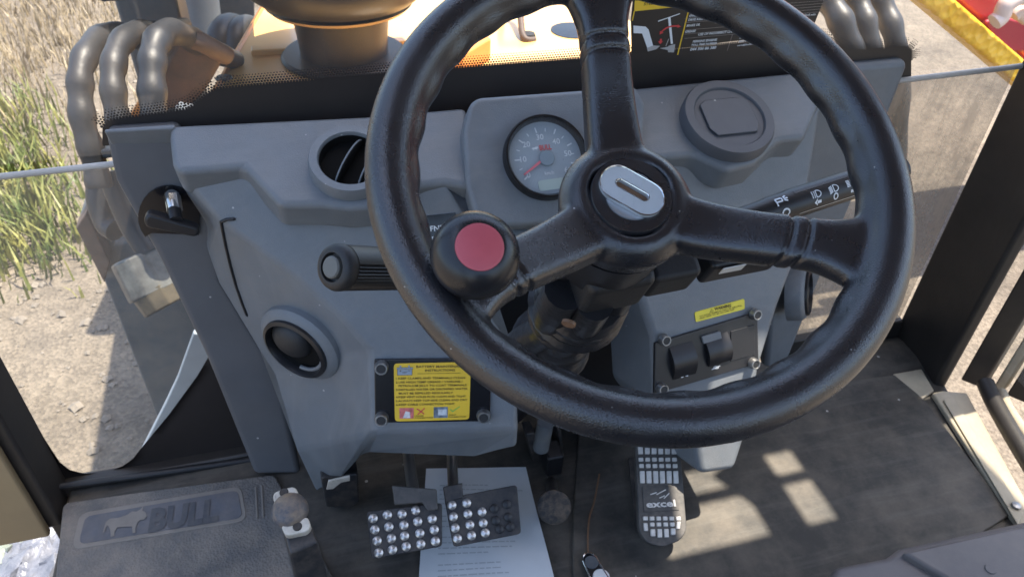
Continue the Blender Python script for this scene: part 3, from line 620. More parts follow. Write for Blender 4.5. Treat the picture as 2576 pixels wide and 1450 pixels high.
def quad(mb, c4, p_, e): flat(mb, [H(*bl(*c), p_) for c in c4], p_, e)
quad(bt, ((490, 372), (764, 366), (766, 340), (488, 344)), LBP, .0005); quad(bt, ((500, 470), (748, 466), (748, 376), (502, 380)), LBP, .0005)
quad(bt, ((538, 340), (566, 340), (566, 308), (538, 308)), LBP, .0005); quad(bt, ((684, 338), (710, 338), (710, 306), (684, 306)), LBP, .0005)
bt.build('battery_drawing', M['greyblue'], bp, smooth=False)
bi = MB(); line(bi, bl(536, 400), bl(566, 399), 1.1, LBP, .0008); line(bi, bl(551, 384), bl(551, 416), 1.1, LBP, .0008); line(bi, bl(680, 396), bl(722, 395), 1.1, LBP, .0008)
line(bi, bl(580, 418), bl(670, 414), .9, LBP, .0008); line(bi, bl(584, 432), bl(652, 429), .9, LBP, .0008)
for a_, b2 in (((490, 374), (766, 368)), ((500, 472), (748, 468)), ((488, 342), (764, 338)), ((500, 378), (500, 472)), ((750, 374), (750, 468))): line(bi, bl(*a_), bl(*b2), .8, LBP, .0008)
bi.build('battery_lines', M['ink'], bp, smooth=False)
ph = MB(); quad(ph, ((535, 1210), (776, 1206), (778, 1026), (533, 1030)), LBP, .0005); ph.build('loose_picture', mat('picture_red', (.6, .16, .14), .5, var=.5, vscale=160), bp, smooth=False)
ph = MB(); quad(ph, ((590, 1200), (720, 1198), (715, 1100), (640, 1080)), LBP, .0007); ph.build('loose_clamp', mat('picture_clamp', (.62, .6, .58), .5, var=.3, vscale=200), bp, smooth=False)
ph = MB(); quad(ph, ((1116, 1198), (1354, 1194), (1356, 1010), (1118, 1014)), LBP, .0005); ph.build('tight_picture', mat('picture_blue', (.16, .2, .24), .5, var=.6, vscale=160), bp, smooth=False)
ph = MB(); quad(ph, ((1190, 1150), (1340, 1150), (1335, 1050), (1190, 1050)), LBP, .0007); ph.build('tight_clamp', mat('picture_clamp_grey', (.55, .58, .6), .5, var=.3, vscale=200), bp, smooth=False)
cx_ = MB(); line(cx_, bl(830, 1040), bl(955, 1130), 2.6, LBP, .0006); line(cx_, bl(965, 1030), bl(845, 1138), 2.6, LBP, .0009); cx_.build('cross_mark', M['red'], bp, smooth=False)
ck = MB(); line(ck, bl(1398, 1050), bl(1440, 1092), 2.4, LBP, .0006); line(ck, bl(1432, 1092), bl(1560, 1000), 2.0, LBP, .0009); ck.build('tick_mark', M['green'], bp, smooth=False)
def screw(uv, p_, par, rad=.0085):
    c = H(*uv, p_)
    s = MB().lathe([(rad * 1.15, 0), (rad * 1.15, .0015), (rad, .004), (rad, .0085), (rad * .9, .0098), (rad * .78, .0098), (rad * .7, .0085), (rad * .3, .0085)], c, p_.n, 28, cap=False).build('screw', M['screw'], par)
    MB().lathe([(rad * .72, .0086), (0, .0088)], c, p_.n, 20, cap=False).build('screw_recess', M['rubber'], s)
    return s
for uv in ((960, 921), (960, 1050), (1216, 1043), (1216, 925)): screw(uv, pl, bp)

# switch panel on the right body
ps = FRt.off(.005)
sw = panel('switch_panel', [(1648, 862), (1905, 784), (1908, 912), (1646, 990)], ps, .006, M['blackplastic'], dash, bevel=.0012)
for uv in ((1668, 852), (1896, 788), (1892, 911), (1662, 974)): screw(uv, ps, sw, .0078)
def rocker(quadpx, hump, name='rocker_switch'):
    p = uvs(quadpx, ps); a_ = (p[1] - p[0]); dn = (p[3] - p[0]); vs_, n_ = [], 12
    prof = [(i / n_, hump[0] * math.sin(math.pi * min(1, (i / n_) * hump[1]))) for i in range(n_ + 1)]
    top_ = []
    for s in (0, 1):
        for tt, hh in prof: top_.append(p[0] + a_ * s + dn * tt + ps.n * (.0005 + hh))
    k = n_ + 1; base = [q - ps.n * .003 for q in top_]
    vs_ = top_ + [p[0] + a_ * s + dn * tt - ps.n * .001 for s in (0, 1) for tt, hh in prof]
    fs_ = [[i, i + 1, k + i + 1, k + i] for i in range(n_)] + [[i, 2 * k + i, 2 * k + i + 1, i + 1] for i in range(n_)] + [[k + i, k + i + 1, 3 * k + i + 1, 3 * k + i] for i in range(n_)] + [[0, k, 3 * k, 2 * k], [n_, 2 * k + n_, 3 * k + n_, k + n_]]
    return obj(name, vs_, fs_, M['blackplastic'], sw)
r1 = rocker([(1682, 872), (1740, 856), (1748, 938), (1692, 954)], (.010, 1.0)); r2 = rocker([(1770, 850), (1828, 832), (1834, 900), (1780, 920)], (.009, .9))
panel('switch_well', [(1765, 846), (1812, 832), (1816, 850), (1770, 864)], ps.off(.004), .004, M['dash'], sw, bevel=.001)
panel('blank_cover', [(1838, 832), (1898, 815), (1898, 890), (1838, 908)], ps.off(.0012), .002, M['blackplastic'], sw, bevel=.0008)
ic = MB()
def curl(mb, pts, wpx, p_, eps):
    for i in range(len(pts) - 1): line(mb, pts[i], pts[i + 1], wpx, p_, eps)
def sp_(u, v): return ((2420 + u / 3.624) * .67057, (1080 + v / 3.624) * .67057)
def loop(cx, cy, rx, ry, a0, a1, n=12): return [(cx + rx * math.cos(math.radians(a0 + (a1 - a0) * i / n)), cy + ry * math.sin(math.radians(a0 + (a1 - a0) * i / n))) for i in range(n + 1)]
curl(ic, [sp_(458, 1146)] + [sp_(*q) for q in loop(492, 1170, 24, 34, -90, 270, 14)] + [sp_(*q) for q in loop(556, 1152, 24, 34, -90, 270, 14)] + [sp_(604, 1112)], 2.0, ps, .0012)
ic.build('heater_icon', M['white'], sw, smooth=False); ic = MB()
line(ic, sp_(895, 1098), sp_(1010, 1044), 1.6, ps, .0012); curl(ic, [sp_(*q) for q in loop(955, 1068, 34, 14, 0, 360, 10)], 2.0, ps, .0012)
ic.build('lamp_icon', M['white'], sw, smooth=False)
wl = [(1747, 784), (1872, 750), (1873, 776), (1750, 809)]
WP = FRt.off(.0012)
w_ = MB().prism(rounded(uvs(wl, WP), .003), WP.n, .001).build('warning_label', M['warnyellow'], dash, smooth=False)
wt = MB(); put_text(wt, 'WARNING', sp_(938, 300), sp_(1165, 246), 7.5, WP, .0004, .03)
put_text(wt, 'TO AVOID DAMAGE ONLY IN NEUTRAL', sp_(735, 388), sp_(1315, 236), 3.2, WP, .0004, .01); put_text(wt, 'AND NEED TO BE ON AND OFF', sp_(735, 414), sp_(1205, 292), 3.2, WP, .0004, .01)
for a_, b2 in (((875, 322), (898, 278)), ((898, 278), (925, 308)), ((925, 308), (875, 322)), ((898, 292), (900, 308))): line(wt, sp_(*a_), sp_(*b2), .8, WP, .0004)
wt.build('warning_print', M['ink'], w_, smooth=False)
# notice sticker behind the wheel, partly hidden
NP = FL_.off(.0012)
nt_ = panel('notice_sticker', [(1010, 548), (1145, 534), (1150, 625), (1010, 640)], NP, .001, M['gloss'], dash, bevel=0)
tx = MB(); put_text(tx, 'Use FNR lever', (1045, 584), (1165, 573), 13, NP, .0005, .02); put_text(tx, 'and brake', (1075, 604), (1170, 595), 13, NP, .0005, .02); tx.build('notice_print', M['white'], nt_, smooth=False)
# small handle well in the left flange
hp = LEG.off(.0005)
hw = MB().prism([H(u, v, hp) for u, v in [(425 + 78 * math.cos(t), 545 + 78 * math.sin(t)) for t in [math.radians(q) for q in range(140, 365, 15)]]] + [H(500, 590, hp), H(380, 585, hp)], hp.n, .02).build('handle_well', M['gloss'], dash)

# ------------------------------------------------------------------ pull handle in the left flange
th = thing('pull_handle', 'black T-shaped pull handle on a silver shaft in the left flange recess', 'handle', H(435, 540, LEG.off(.02)))
hp2 = LEG.off(.055)
MB().prism(rounded([H(u, v, hp2) for u, v in ((360, 552), (372, 537), (495, 572), (503, 588), (490, 597), (366, 572))], .008), hp2.n, .018).build('grip', M['blackplastic'], th, bevel=.004)
MB().tube([H(434, 492, LEG.off(.012)), H(440, 530, LEG.off(.03))], [.0095, .0095], 6).build('nut', M['chrome'], th)
MB().lathe([(.0075, 0), (.0105, .006), (.0085, .016), (.007, .03)], H(432, 486, LEG.off(.004)), (H(440, 545, LEG.off(.045)) - H(432, 486, LEG.off(.004))), 20).build('collar', M['chrome'], th)
MB().tube([H(437, 520, LEG.off(.025)), H(442, 556, LEG.off(.05))], .0085, 14).build('shaft', M['blackplastic'], th)

# ------------------------------------------------------------------ steering wheel
WN = V(-.047, -.502, .8637).normalized(); WC = V(0, .433, .8015)
wx = V(0, 1, 0).cross(WN).normalized(); wy = WN.cross(wx)
wheel = thing('steering_wheel', 'black leather-grained three-spoke steering wheel with red-capped spinner knob', 'steering wheel', WC)
wheel.rotation_euler = Matrix((wx, wy, WN)).transposed().to_euler()
def WL(x, y, z): return WC + wx * x + wy * y + WN * z
SPK = [math.radians(a) for a in (85, 203, 327)]
def torus(mb, R, r, z, n=160, k=20, mod=None, flatz=1.0):
    vs, fs = [], []
    for i in range(n):
        t = 2 * math.pi * i / n
        for j in range(k):
            p = 2 * math.pi * j / k; rr = r
            if mod: rr = r + mod(t, p)
            vs.append(V((R + rr * math.cos(p)) * math.cos(t), (R + rr * math.cos(p)) * math.sin(t), z + rr * math.sin(p) * flatz))
    for i in range(n):
        for j in range(k): fs.append([i * k + j, ((i + 1) % n) * k + j, ((i + 1) % n) * k + (j + 1) % k, i * k + (j + 1) % k])
    mb.add(vs, fs)
wm = MB()
torus(wm, .1835, .0165, 0)
def scal(t, p):
    return .0011 * math.sin(t * 28) * max(0, -math.cos(p))
torus(wm, .1745, .0125, -.007, n=360, mod=scal)
def ss(x): x = max(0, min(1, x)); return x * x * (3 - 2 * x)
for a in SPK:
    ca, sa = math.cos(a), math.sin(a); vs, fs = [], []; K = 24; Nn = 40
    for i in range(Nn + 1):
        r = .176 * i / Nn; z = -.058 + .050 * ss((r - .035) / .15)
        w = .0235 - .0035 * ss((r - .03) / .08) + .010 * ss((r - .135) / .04); th_ = .0155 - .004 * ss((r - .1) / .07)
        for k in range(K):
            q = 2 * math.pi * k / K; cx_, cz_ = math.cos(q), math.sin(q)
            sx = math.copysign(abs(cx_) ** .45, cx_) * w; sz = math.copysign(abs(cz_) ** .55, cz_) * th_
            vs.append(V(r * ca - sx * sa, r * sa + sx * ca, z + sz))
    for i in range(Nn):
        for k in range(K): fs.append([i * K + k, i * K + (k + 1) % K, (i + 1) * K + (k + 1) % K, (i + 1) * K + k])
    fs += [list(range(K)), [Nn * K + k for k in range(K)]]
    wm.add(vs, fs)
hub = MB().lathe([(0, -.085), (.03, -.085), (.052, -.075), (.055, -.055), (.047, -.0445), (.040, -.0405), (.0345, -.0405), (.0335, -.043), (.0335, -.05), (0, -.05)], (0, 0, 0), (0, 0, 1), 72, cap=False)
wm.add(hub.v, hub.f)
tmp = obj('tmp', wm.v, wm.f, None)
rmod = tmp.modifiers.new('r', 'REMESH'); rmod.mode = 'VOXEL'; rmod.voxel_size = .0018
me = bpy.data.meshes.new_from_object(tmp.evaluated_get(bpy.context.evaluated_depsgraph_get()))
bpy.data.objects.remove(tmp)
bm = bmesh.new(); bm.from_mesh(me)
for _ in range(12): bmesh.ops.smooth_vert(bm, verts=bm.verts, factor=.5, use_axis_x=True, use_axis_y=True, use_axis_z=True)
bm.normal_update()
mv = []
for v in bm.verts:                                     # two grooves across every spoke
    r = math.hypot(v.co.x, v.co.y)
    if .09 < r < .15:
        for c in (.118, .129):
            g_ = math.exp(-((r - c) / .0016) ** 2)
            if g_ > .03: mv.append((v, -v.normal * .0022 * g_))
for v, d in mv: v.co += d
bm.normal_update()
part_of = []
for f_ in bm.faces:
    c = f_.calc_center_median(); r = math.hypot(c.x, c.y); t = math.atan2(c.y, c.x)
    if r > .163: part_of.append(0)
    elif r < .052: part_of.append(1)
    else: part_of.append(2 + min(range(3), key=lambda k: abs((t - SPK[k] + math.pi) % (2 * math.pi) - math.pi)))
bm.verts.ensure_lookup_table(); bm.faces.ensure_lookup_table()
for pi_, nm in enumerate(('rim', 'hub', 'spoke', 'spoke', 'spoke')):
    idx, vs, ns, fs = {}, [], [], []
    for f_ in bm.faces:
        if part_of[f_.index] != pi_: continue
        ff = []
        for v in f_.verts:
            if v.index not in idx: idx[v.index] = len(vs); vs.append(v.co.copy()); ns.append(v.normal.copy())
            ff.append(idx[v.index])
        fs.append(ff)
    pm = bpy.data.meshes.new(nm); pm.from_pydata(vs, [], fs); pm.polygons.foreach_set('use_smooth', [True] * len(fs))
    pm.normals_split_custom_set_from_vertices(ns); pm.materials.append(M['leather'])
    o = bpy.data.objects.new(nm, pm); COL.objects.link(o); o.parent = wheel
bm.free()
cap_ = MB().lathe([(.0325, -.05), (.0325, -.0415), (.0315, -.0402), (.022, -.0400), (.0215, -.0418), (0, -.0418)], (0, 0, 0), (0, 0, 1), 64, cap=False)
cap_ = obj('hub_cap', [WL(*p) for p in cap_.v], cap_.f, M['leather'], wheel)
dsc = MB().lathe([(.0213, -.0416), (.0205, -.0405), (0, -.0405)], (0, 0, 0), (0, 0, 1), 48, cap=False); obj('badge_disc', [WL(*p) for p in dsc.v], dsc.f, M['silver2'], cap_)
ba = math.radians(-44); bx, by = V(math.cos(ba), math.sin(ba), 0), V(-math.sin(ba), math.cos(ba), 0); b0 = V(-.0005, .0018, 0)
def stad(hl, hw, n=14):
    out = []
    for s in (1, -1):
        for i in range(n + 1):
            t = math.radians(-90 + 180 * i / n); out.append((s * (hl + hw * math.cos(t)), s * hw * math.sin(t)))
    return out
def badge(hl, hw, z0, z1, slot=None, name='badge_plate', mt=None, bev=.0006):
    o_ = [b0 + bx * x + by * y for x, y in stad(hl, hw)]
    if not slot: 
        k = len(o_); vs = [p + V(0, 0, z1) for p in o_] + [p + V(0, 0, z0) for p in o_]
        fs = [list(range(k)), list(range(k, 2 * k))] + [[i, (i + 1) % k, k + (i + 1) % k, k + i] for i in range(k)]
    else:
        i_ = [b0 + bx * x + by * y for x, y in stad(*slot)]; k = len(o_)
        vs = [p + V(0, 0, z1) for p in o_] + [p + V(0, 0, z1) for p in i_] + [p + V(0, 0, z0) for p in o_] + [p + V(0, 0, z0) for p in i_]; fs = []
        for i in range(k):
            j = (i + 1) % k; fs += [[i, j, k + j, k + i], [i, 2 * k + i, 2 * k + j, j], [k + i, k + j, 3 * k + j, 3 * k + i], [2 * k + i, 3 * k + i, 3 * k + j, 2 * k + j]]
    return obj(name, [WL(*p) for p in vs], fs, mt, cap_, bevel=bev, seg=2)
badge(.0115, .0150, -.0405, -.0358, (.0105, .0034), mt=M['silver'])
badge(.0112, .0031, -.0404, -.0395, name='badge_slot', mt=M['wire'])
rg = MB(); 
def ringpath(hl, hw, z): return [WL(*(b0 + bx * x + by * y + V(0, 0, z))) for x, y in stad(hl, hw)]
q = ringpath(.0115, .0148, -.0358); MB().tube(q + q[:1], .0006, 6).build('badge_rim', M['chrome'], cap_)
q = ringpath(.0105, .0037, -.0358); MB().tube(q + q[:1], .0005, 6).build('slot_rim', M['chrome'], cap_)
for x, y in ((-.0105, .0095), (-.001, .0095), (.0085, .0095), (-.0085, -.0095), (.001, -.0095), (.0105, -.0095)):
    dd = MB().lathe([(.0046, -.0358), (.0045, -.0356), (0, -.0356)], b0 + bx * x + by * y, (0, 0, 1), 24, cap=False)
    obj('badge_dot', [WL(*p) for p in dd.v], dd.f, M['silver'], cap_)
# spinner knob
ka = math.radians(199.5); kc = V(.151 * math.cos(ka), .151 * math.sin(ka), 0)
KA = V(.05, -.14, 1).normalized()
kp = [(0, -.004), (.011, -.004), (.011, .006), (.013, .010), (.021, .013), (.0268, .019), (.0285, .027), (.0268, .035), (.0225, .041), (.017, .0445), (.0152, .045)]
kb_ = MB().lathe(kp, kc, KA, 56, cap=False); kn = obj('spinner_knob', [WL(*p) for p in kb_.v], kb_.f, M['knob'], wheel)
kr = MB().lathe([(.0154, .0435), (.0150, .0455), (.0135, .0462), (0, .0466)], kc, KA, 48, cap=False); obj('red_cap', [WL(*p) for p in kr.v], kr.f, M['redcap'], kn)
kk = MB().box(kc + V(-.012 * math.cos(ka), -.012 * math.sin(ka), -.006), (.036, .03, .018), Matrix.Rotation(ka, 3, 'Z')); obj('knob_clamp', [WL(*p) for p in kk.v], kk.f, M['blackplastic'], kn, bevel=.003)

# ------------------------------------------------------------------ steering column
col = thing('steering_column', 'black steering column with switch shroud and taped cables below the wheel', 'steering column', V(.04, .86, .02))
cdir = -WN
def CP(t, sx=0, sy=0): return WC + cdir * t + wx * sx + wy * sy
MB().tube([CP(.07), CP(.82)], .022, 24).build('column_tube', M['blackplastic'], col)
MB().tube([CP(.08), CP(.14), CP(.15)], [.05, .045, .03], 32).build('upper_boss', M['blackplastic'], col)
RW = Matrix((wx, wy, WN)).transposed()
MB().box(CP(.150, .002, -.022), (.062, .05, .062), RW).build('switch_shroud', M['rubber'], col, bevel=.008)
MB().box(CP(.148, .055, -.022), (.046, .046, .044), RW).build('shroud_cover', M['rubber'], col, bevel=.006)
MB().box(CP(.148, .125, -.020), (.075, .045, .04), RW).build('switch_body', M['blackplastic'], col, bevel=.005)
stk = MB().box(CP(.1335, .108, -.0445), (.022, .0008, .012), RW); stk.build('white_sticker', M['tagwhite'], col)
MB().lathe([(.0065, 0), (.0065, .003), (0, .003)], CP(.170, -.04, -.052), -wy - wx * .6, 16).build('bolt', M['wire'], col)
for k, (sx, sy, r) in enumerate(((-.035, -.012, .020), (-.012, -.03, .017), (.018, -.02, .014))):
    pth = smoothpath([CP(.17, sx, sy - .01), CP(.22, sx * 1.1, sy - .012), CP(.30, sx * .8, sy - .005), CP(.38, sx * 1.3, sy * .6), CP(.5, sx * 1.6, sy * .2), CP(.62, sx * 1.2, 0)])
    MB().tube(pth, r, 14).build('cable_bundle', M['tape'], col)
wp_ = smoothpath([CP(.205, -.006, -.016), CP(.24, -.006, -.014), CP(.29, -.008, -.010), CP(.34, -.004, -.012), CP(.40, -.01, -.01)], 8)
MB().tube(wp_, [.040 + .006 * math.sin(i * .9) * (i % 3 == 0) + .006 * math.sin(i * .23) for i in range(len(wp_))], 22).build('tape_wrap', M['tape'], col)
TG = Plane(CP(.36, .02, -.055), (-.2, -.85, .5))
tg = MB(); up = [(1418, 862), (1440, 852), (1462, 846), (1474, 832)]; dn_ = [(1422, 884), (1444, 878), (1466, 872), (1477, 856)]
vs = [H(u, v, TG.off(.004 * math.sin(i * 1.4))) for i, (u, v) in enumerate(up)] + [H(u, v, TG.off(.004 * math.sin(i * 1.4))) for i, (u, v) in enumerate(dn_)]
tgo = obj('cable_tag', vs, [[i, i + 1, i + 5, i + 4] for i in range(3)], M['tagwhite'], col)
sol = tgo.modifiers.new('s', 'SOLIDIFY'); sol.thickness = .0006
tt = MB(); put_text(tt, 'SLOK', (1432, 876), (1462, 868), 6, TG.off(.0035), .001, .02); tt.build('tag_print', M['ink'], tgo, smooth=False)

# lower column bracket, tilt pedal
MB().prism([aty(u, v, .80) for u, v in ((1322, 1090), (1345, 1088), (1385, 1230), (1362, 1240))], (0, -1, 0), .03).build('bracket_plate', M['pedalblack'], col, bevel=.003)
MB().prism([aty(u, v, .80) for u, v in ((1402, 1080), (1412, 1080), (1428, 1215), (1416, 1218))], (0, -1, 0), .05).build('bracket_plate', M['pedalblack'], col, bevel=.003)
MB().tube([aty(1372, 1060, .74), aty(1360, 1125, .74)], .013, 16).build('gas_strut', M['tower'], col)
MB().box(aty(1388, 1150, .78), (.03, .04, .05)).build('pivot_block', M['blackplastic'], col, bevel=.005)
MB().box(aty(1382, 1188, .80), (.045, .03, .02)).build('pivot_shaft', M['rubber'], col, bevel=.004)
tp_ = thing('tilt_pedal', 'round dirty black rubber foot pad under the steering column', 'pedal', atz(1393, 1290, 0))
pc = aty(1394, 1273, .655); pn = V(-.1, -.62, .78).normalized()
MB().lathe([(0, .006), (.020, .005), (.026, .001), (.027, -.006), (.024, -.014), (0, -.014)], pc, pn, 36, cap=False).build('pad', mat('dirty_pad', (.025, .024, .024), .7, dirt=(.2, .14, .09), dscale=60, damt=.7, bump=[('noise', 120, .8, .004)]), tp_)
MB().tube([pc - pn * .012, aty(1388, 1225, .73), aty(1386, 1195, .79)], .010, 12).build('pedal_arm', M['pedalblack'], tp_)
MB().tube([pc - pn * .012, V(pc.x, pc.y + .03, .004)], .009, 12).build('pedal_stem', M['pedalblack'], tp_)

# ------------------------------------------------------------------ levers on the column
lv = thing('shuttle_lever', 'black ribbed grip lever with grey end button left of the column', 'lever', CP(.15, -.05, 0))
e0, e1 = aty(836, 671, .525), aty(1060, 676, .585); ed = (e0 - e1).normalized(); LG = (e0 - e1).length
rb = .0192
MB().tube([e1 - (e1 - CP(.15, -.03, -.01)).normalized() * 0, CP(.15, -.03, -.01)], .010, 14).build('lever_arm', M['blackplastic'], lv)
gp_ = MB(); seg = 80; prof = []
vs, fs = [], []
xa = ed.orthogonal().normalized(); up_ = V(0, -.3, 1); xa = (up_ - ed * up_.dot(ed)).normalized(); ya = ed.cross(xa)
for h in (0, LG - .012):
    for i in range(seg):
        t = 2 * math.pi * i / seg; rr = rb
        if math.cos(t) < .72: rr += .0008 if i % 2 else -.0008
        else: rr += .0006
        vs.append(e1 + ed * h + (xa * math.cos(t) + ya * math.sin(t)) * rr)
fs = [[i, (i + 1) % seg, seg + (i + 1) % seg, seg + i] for i in range(seg)] + [list(range(seg))]
gpo = obj('grip', vs, fs, M['blackplastic'], lv)
MB().lathe([(rb + .0002, -.012), (rb + .0012, -.009), (rb + .0012, -.005), (rb - .0005, -.001), (rb - .004, .001), (rb * .66, .001), (rb * .62, -.004), (0, -.004)], e0, ed, 48, cap=False).build('end_cap', M['rubber'], lv)
MB().lathe([(rb * .5, -.004), (rb * .5, .0015), (rb * .44, .0028), (0, .003)], e0, ed, 32, cap=False).build('end_button', mat('button_grey', (.13, .13, .12), .5), lv)

st = thing('light_stalk', 'black light stalk with white lamp symbols right of the steering column', 'stalk', CP(.148, .15, -.02))
s0, s1 = aty(1918, 535, .50), aty(2260, 425, .53); sdir = (s1 - s0).normalized(); SL = (s1 - s0).length; sr = .0142
sb = MB().lathe([(sr * .72, -.05), (sr * .86, 0), (sr * .92, .004), (sr * .95, .026), (sr, .030), (sr, SL)], s0, sdir, 40); sb.build('stalk_barrel', M['blackplastic'], st)
MB().tube([CP(.148, .15, -.02), s0], [.012, .010], 14).build('stalk_arm', M['blackplastic'], st)
vw = (CAM - (s0 + s1) / 2).normalized(); su = (vw - sdir * vw.dot(sdir)).normalized(); sv = sdir.cross(su)
if sv.dot(-cd) < 0: sv = -sv
def on_stalk(x, ang, r=sr): return s0 + sdir * x + (su * math.cos(ang) + sv * math.sin(ang)) * (r + .0003)
def stalk_line(mb, a, b, w=.0005, r=sr):
    n = 4
    for i in range(n):
        p, q = [(a[0] + (b[0] - a[0]) * k / n, a[1] + (b[1] - a[1]) * k / n) for k in (i, i + 1)]
        d = V(q[0] - p[0], (q[1] - p[1]) * r, 0).normalized(); nx, ny = -d.y * w, d.x * w / r
        mb.add([on_stalk(p[0] - nx, p[1] - ny, r), on_stalk(q[0] - nx, q[1] - ny, r), on_stalk(q[0] + nx, q[1] + ny, r), on_stalk(p[0] + nx, p[1] + ny, r)], [[0, 1, 2, 3]])
icn = MB()
def lampicon(x, slant):
    h = .24
    pts = [(x, .12 + h)] + [(x + .0052 * math.sin(t), .12 + h * math.cos(t)) for t in [math.radians(q) for q in range(20, 161, 20)]] + [(x, .12 - h)]
    pts = [(x - .0005, .12 + h * .9)] + pts[1:-1] + [(x - .0005, .12 - h * .9)]
    for i in range(len(pts)): stalk_line(icn, pts[i], pts[(i + 1) % len(pts)])
    for k in range(5):
        yy = .12 + h * (.8 - k * .4)
        if slant == 2: stalk_line(icn, (x - .0030, yy), (x - .0018, yy), .0005); stalk_line(icn, (x - .0055, yy), (x - .0042, yy), .0005)
        else: stalk_line(icn, (x - .006, yy - .1 * slant), (x - .002, yy), .0005)
for x, s in ((.052, 2), (.073, 1), (.0945, 0)): icn = MB(); lampicon(x, s); icn.build('lamp_symbol', M['white'], st, smooth=False)
icn = MB()
def arrow(x, d):
    for a, b in (((x - d * .004, -.42), (x + d * .0005, -.42)),): stalk_line(icn, a, b, .0014)
    pts = [on_stalk(x + d * .0002, -.42 + .24), on_stalk(x + d * .0042, -.42), on_stalk(x + d * .0002, -.42 - .24)]; icn.add(pts, [[0, 1, 2]])
arrow(.052, -1); icn.build('arrow_symbol', M['white'], st, smooth=False); icn = MB(); arrow(.096, 1); icn.build('arrow_symbol', M['white'], st, smooth=False); icn = MB()
for t in range(12): stalk_line(icn, (.0735 + .0024 * math.cos(t * math.pi / 6), -.42 + .2 * math.sin(t * math.pi / 6)), (.0735 + .0024 * math.cos((t + 1) * math.pi / 6), -.42 + .2 * math.sin((t + 1) * math.pi / 6)), .0007)
icn.build('zero_symbol', M['white'], st, smooth=False); icn = MB()
r9 = sr * .96
for a, b in (((.008, .1), (.008, .62)), ((.008, .62), (.015, .62)), ((.015, .62), (.015, .38)), ((.015, .38), (.008, .38)), ((.017, .6), (.0205, .72)), ((.017, .5), (.0215, .5)), ((.017, .4), (.0205, .3))): stalk_line(icn, a, b, .0008, r9)
icn.build('parking_symbol', M['white'], st, smooth=False); icn = MB()
for t in range(12): stalk_line(icn, (.015 + .004 * math.cos(t * math.pi / 6), -.45 + .25 * math.sin(t * math.pi / 6)), (.015 + .004 * math.cos((t + 1) * math.pi / 6), -.45 + .25 * math.sin((t + 1) * math.pi / 6)), .0008, r9)
icn.build('ring_symbol', M['white'], st, smooth=False)
gl_ = MB(); stalk_line(gl_, (.031, -.85), (SL, -.85), .0004); gl_.build('stalk_line', M['rail'], st, smooth=False)
gl_ = MB()
for k in range(3): stalk_line(gl_, (.031, .62 + .09 * k), (SL, .62 + .09 * k), .0005)
gl_.build('stalk_grooves', M['gloss'], st, smooth=False)

# ------------------------------------------------------------------ pedals
def stud_pedal(name, label, quad, y, studs, armpts, tilt):
    n = Vector(tilt).normalized(); c = aty(*quad[4], y); pl_ = Plane(c, n)
    t = thing(name, label, 'pedal', V(c.x, c.y, 0), 'stud-faced foot pedals')
    MB().prism(rounded(uvs(quad[:4], pl_), .006), n, .010).build('pad', M['pedalblack'], t, bevel=.0015)
    sh = None
    for u, v, k in studs:
        p = H(u, v, pl_)
        if sh is None:
            o = MB().lathe([(.0072, -.0005), (.0066, .0025), (.0045, .0042), (0, .0048)], p, n, 12, cap=False).build('stud', M['stud'], t); sh = (o, p)
        else:
            o2 = sh[0].copy(); COL.objects.link(o2); o2.location = sh[0].location + (p - sh[1]); o = o2
            if k < 1: o2.data = sh[0].data.copy(); o2.data.materials.clear(); o2.data.materials.append(M['pedalblack'])
    return t, pl_
A = [(1, 1, 1)]
s1_ = [((900 + x * .5254) * .67057, (1400 + y * .5254) * .67057, 1) for x, y in ((950, 1030), (1052, 1005), (1157, 998), (1254, 972), (962, 1110), (1062, 1090), (1170, 1078), (1268, 1052), (1371, 1033), (978, 1190), (1080, 1172), (1174, 1155), (1283, 1136), (1386, 1110), (990, 1275), (1088, 1252), (1186, 1230), (1290, 1213), (1394, 1192))]
t1, p1_ = stud_pedal('clutch_pedal', 'black foot pedal pad fully covered in worn silver studs', [(921, 1284), (1112, 1262), (1112, 1372), (934, 1404), (1017, 1323)], .66, s1_, None, (-.05, -.55, .83))
a0 = H(1090, 1262, p1_); a1 = aty(1025, 1130, .80)
MB().prism(uvs([(985, 1218), (1098, 1228), (1102, 1280), (1075, 1283), (1062, 1262), (992, 1268)], p1_.off(.012)), p1_.n, .010).build('pedal_bracket', M['pedalgrey'], t1, bevel=.002)
MB().tube([H(1040, 1240, p1_.off(-.002)), a1, aty(1015, 1060, .84)], .009, 10).build('pedal_arm', M['steel'], t1)
s2_ = [((900 + x * .5254) * .67057, (1400 + y * .5254) * .67057, k) for x, y, k in ((1512, 935, 1), (1617, 920, 1), (1522, 1018, 1), (1625, 997, 1), (1727, 983, 1), (1535, 1098, 1), (1640, 1076, 1), (1735, 1063, 1), (1551, 1173, 1), (1652, 1152, 1), (1750, 1133, 1))]
s2_ += [((1800 + x * .5254) * .67057, (1400 + y * .5254) * .67057, 0) for x, y in ((112, 1045), (140, 1105), (100, 960), (190, 930), (200, 1020), (215, 1090))]
t2, p2_ = stud_pedal('brake_pedal', 'black foot pedal pad with studs worn away on its right half', [(1118, 1252), (1300, 1217), (1311, 1340), (1140, 1374), (1215, 1297)], .655, s2_, None, (-.05, -.55, .83))
MB().prism(uvs([(1114, 1222), (1163, 1212), (1164, 1250), (1120, 1262)], p2_.off(.004)), p2_.n, .012).build('pedal_bracket', M['pedalblack'], t2, bevel=.002)
MB().tube([H(1140, 1235, p2_.off(-.002)), aty(1136, 1140, .79), aty(1130, 1060, .84)], .0085, 10).build('pedal_arm', M['steel'], t2)

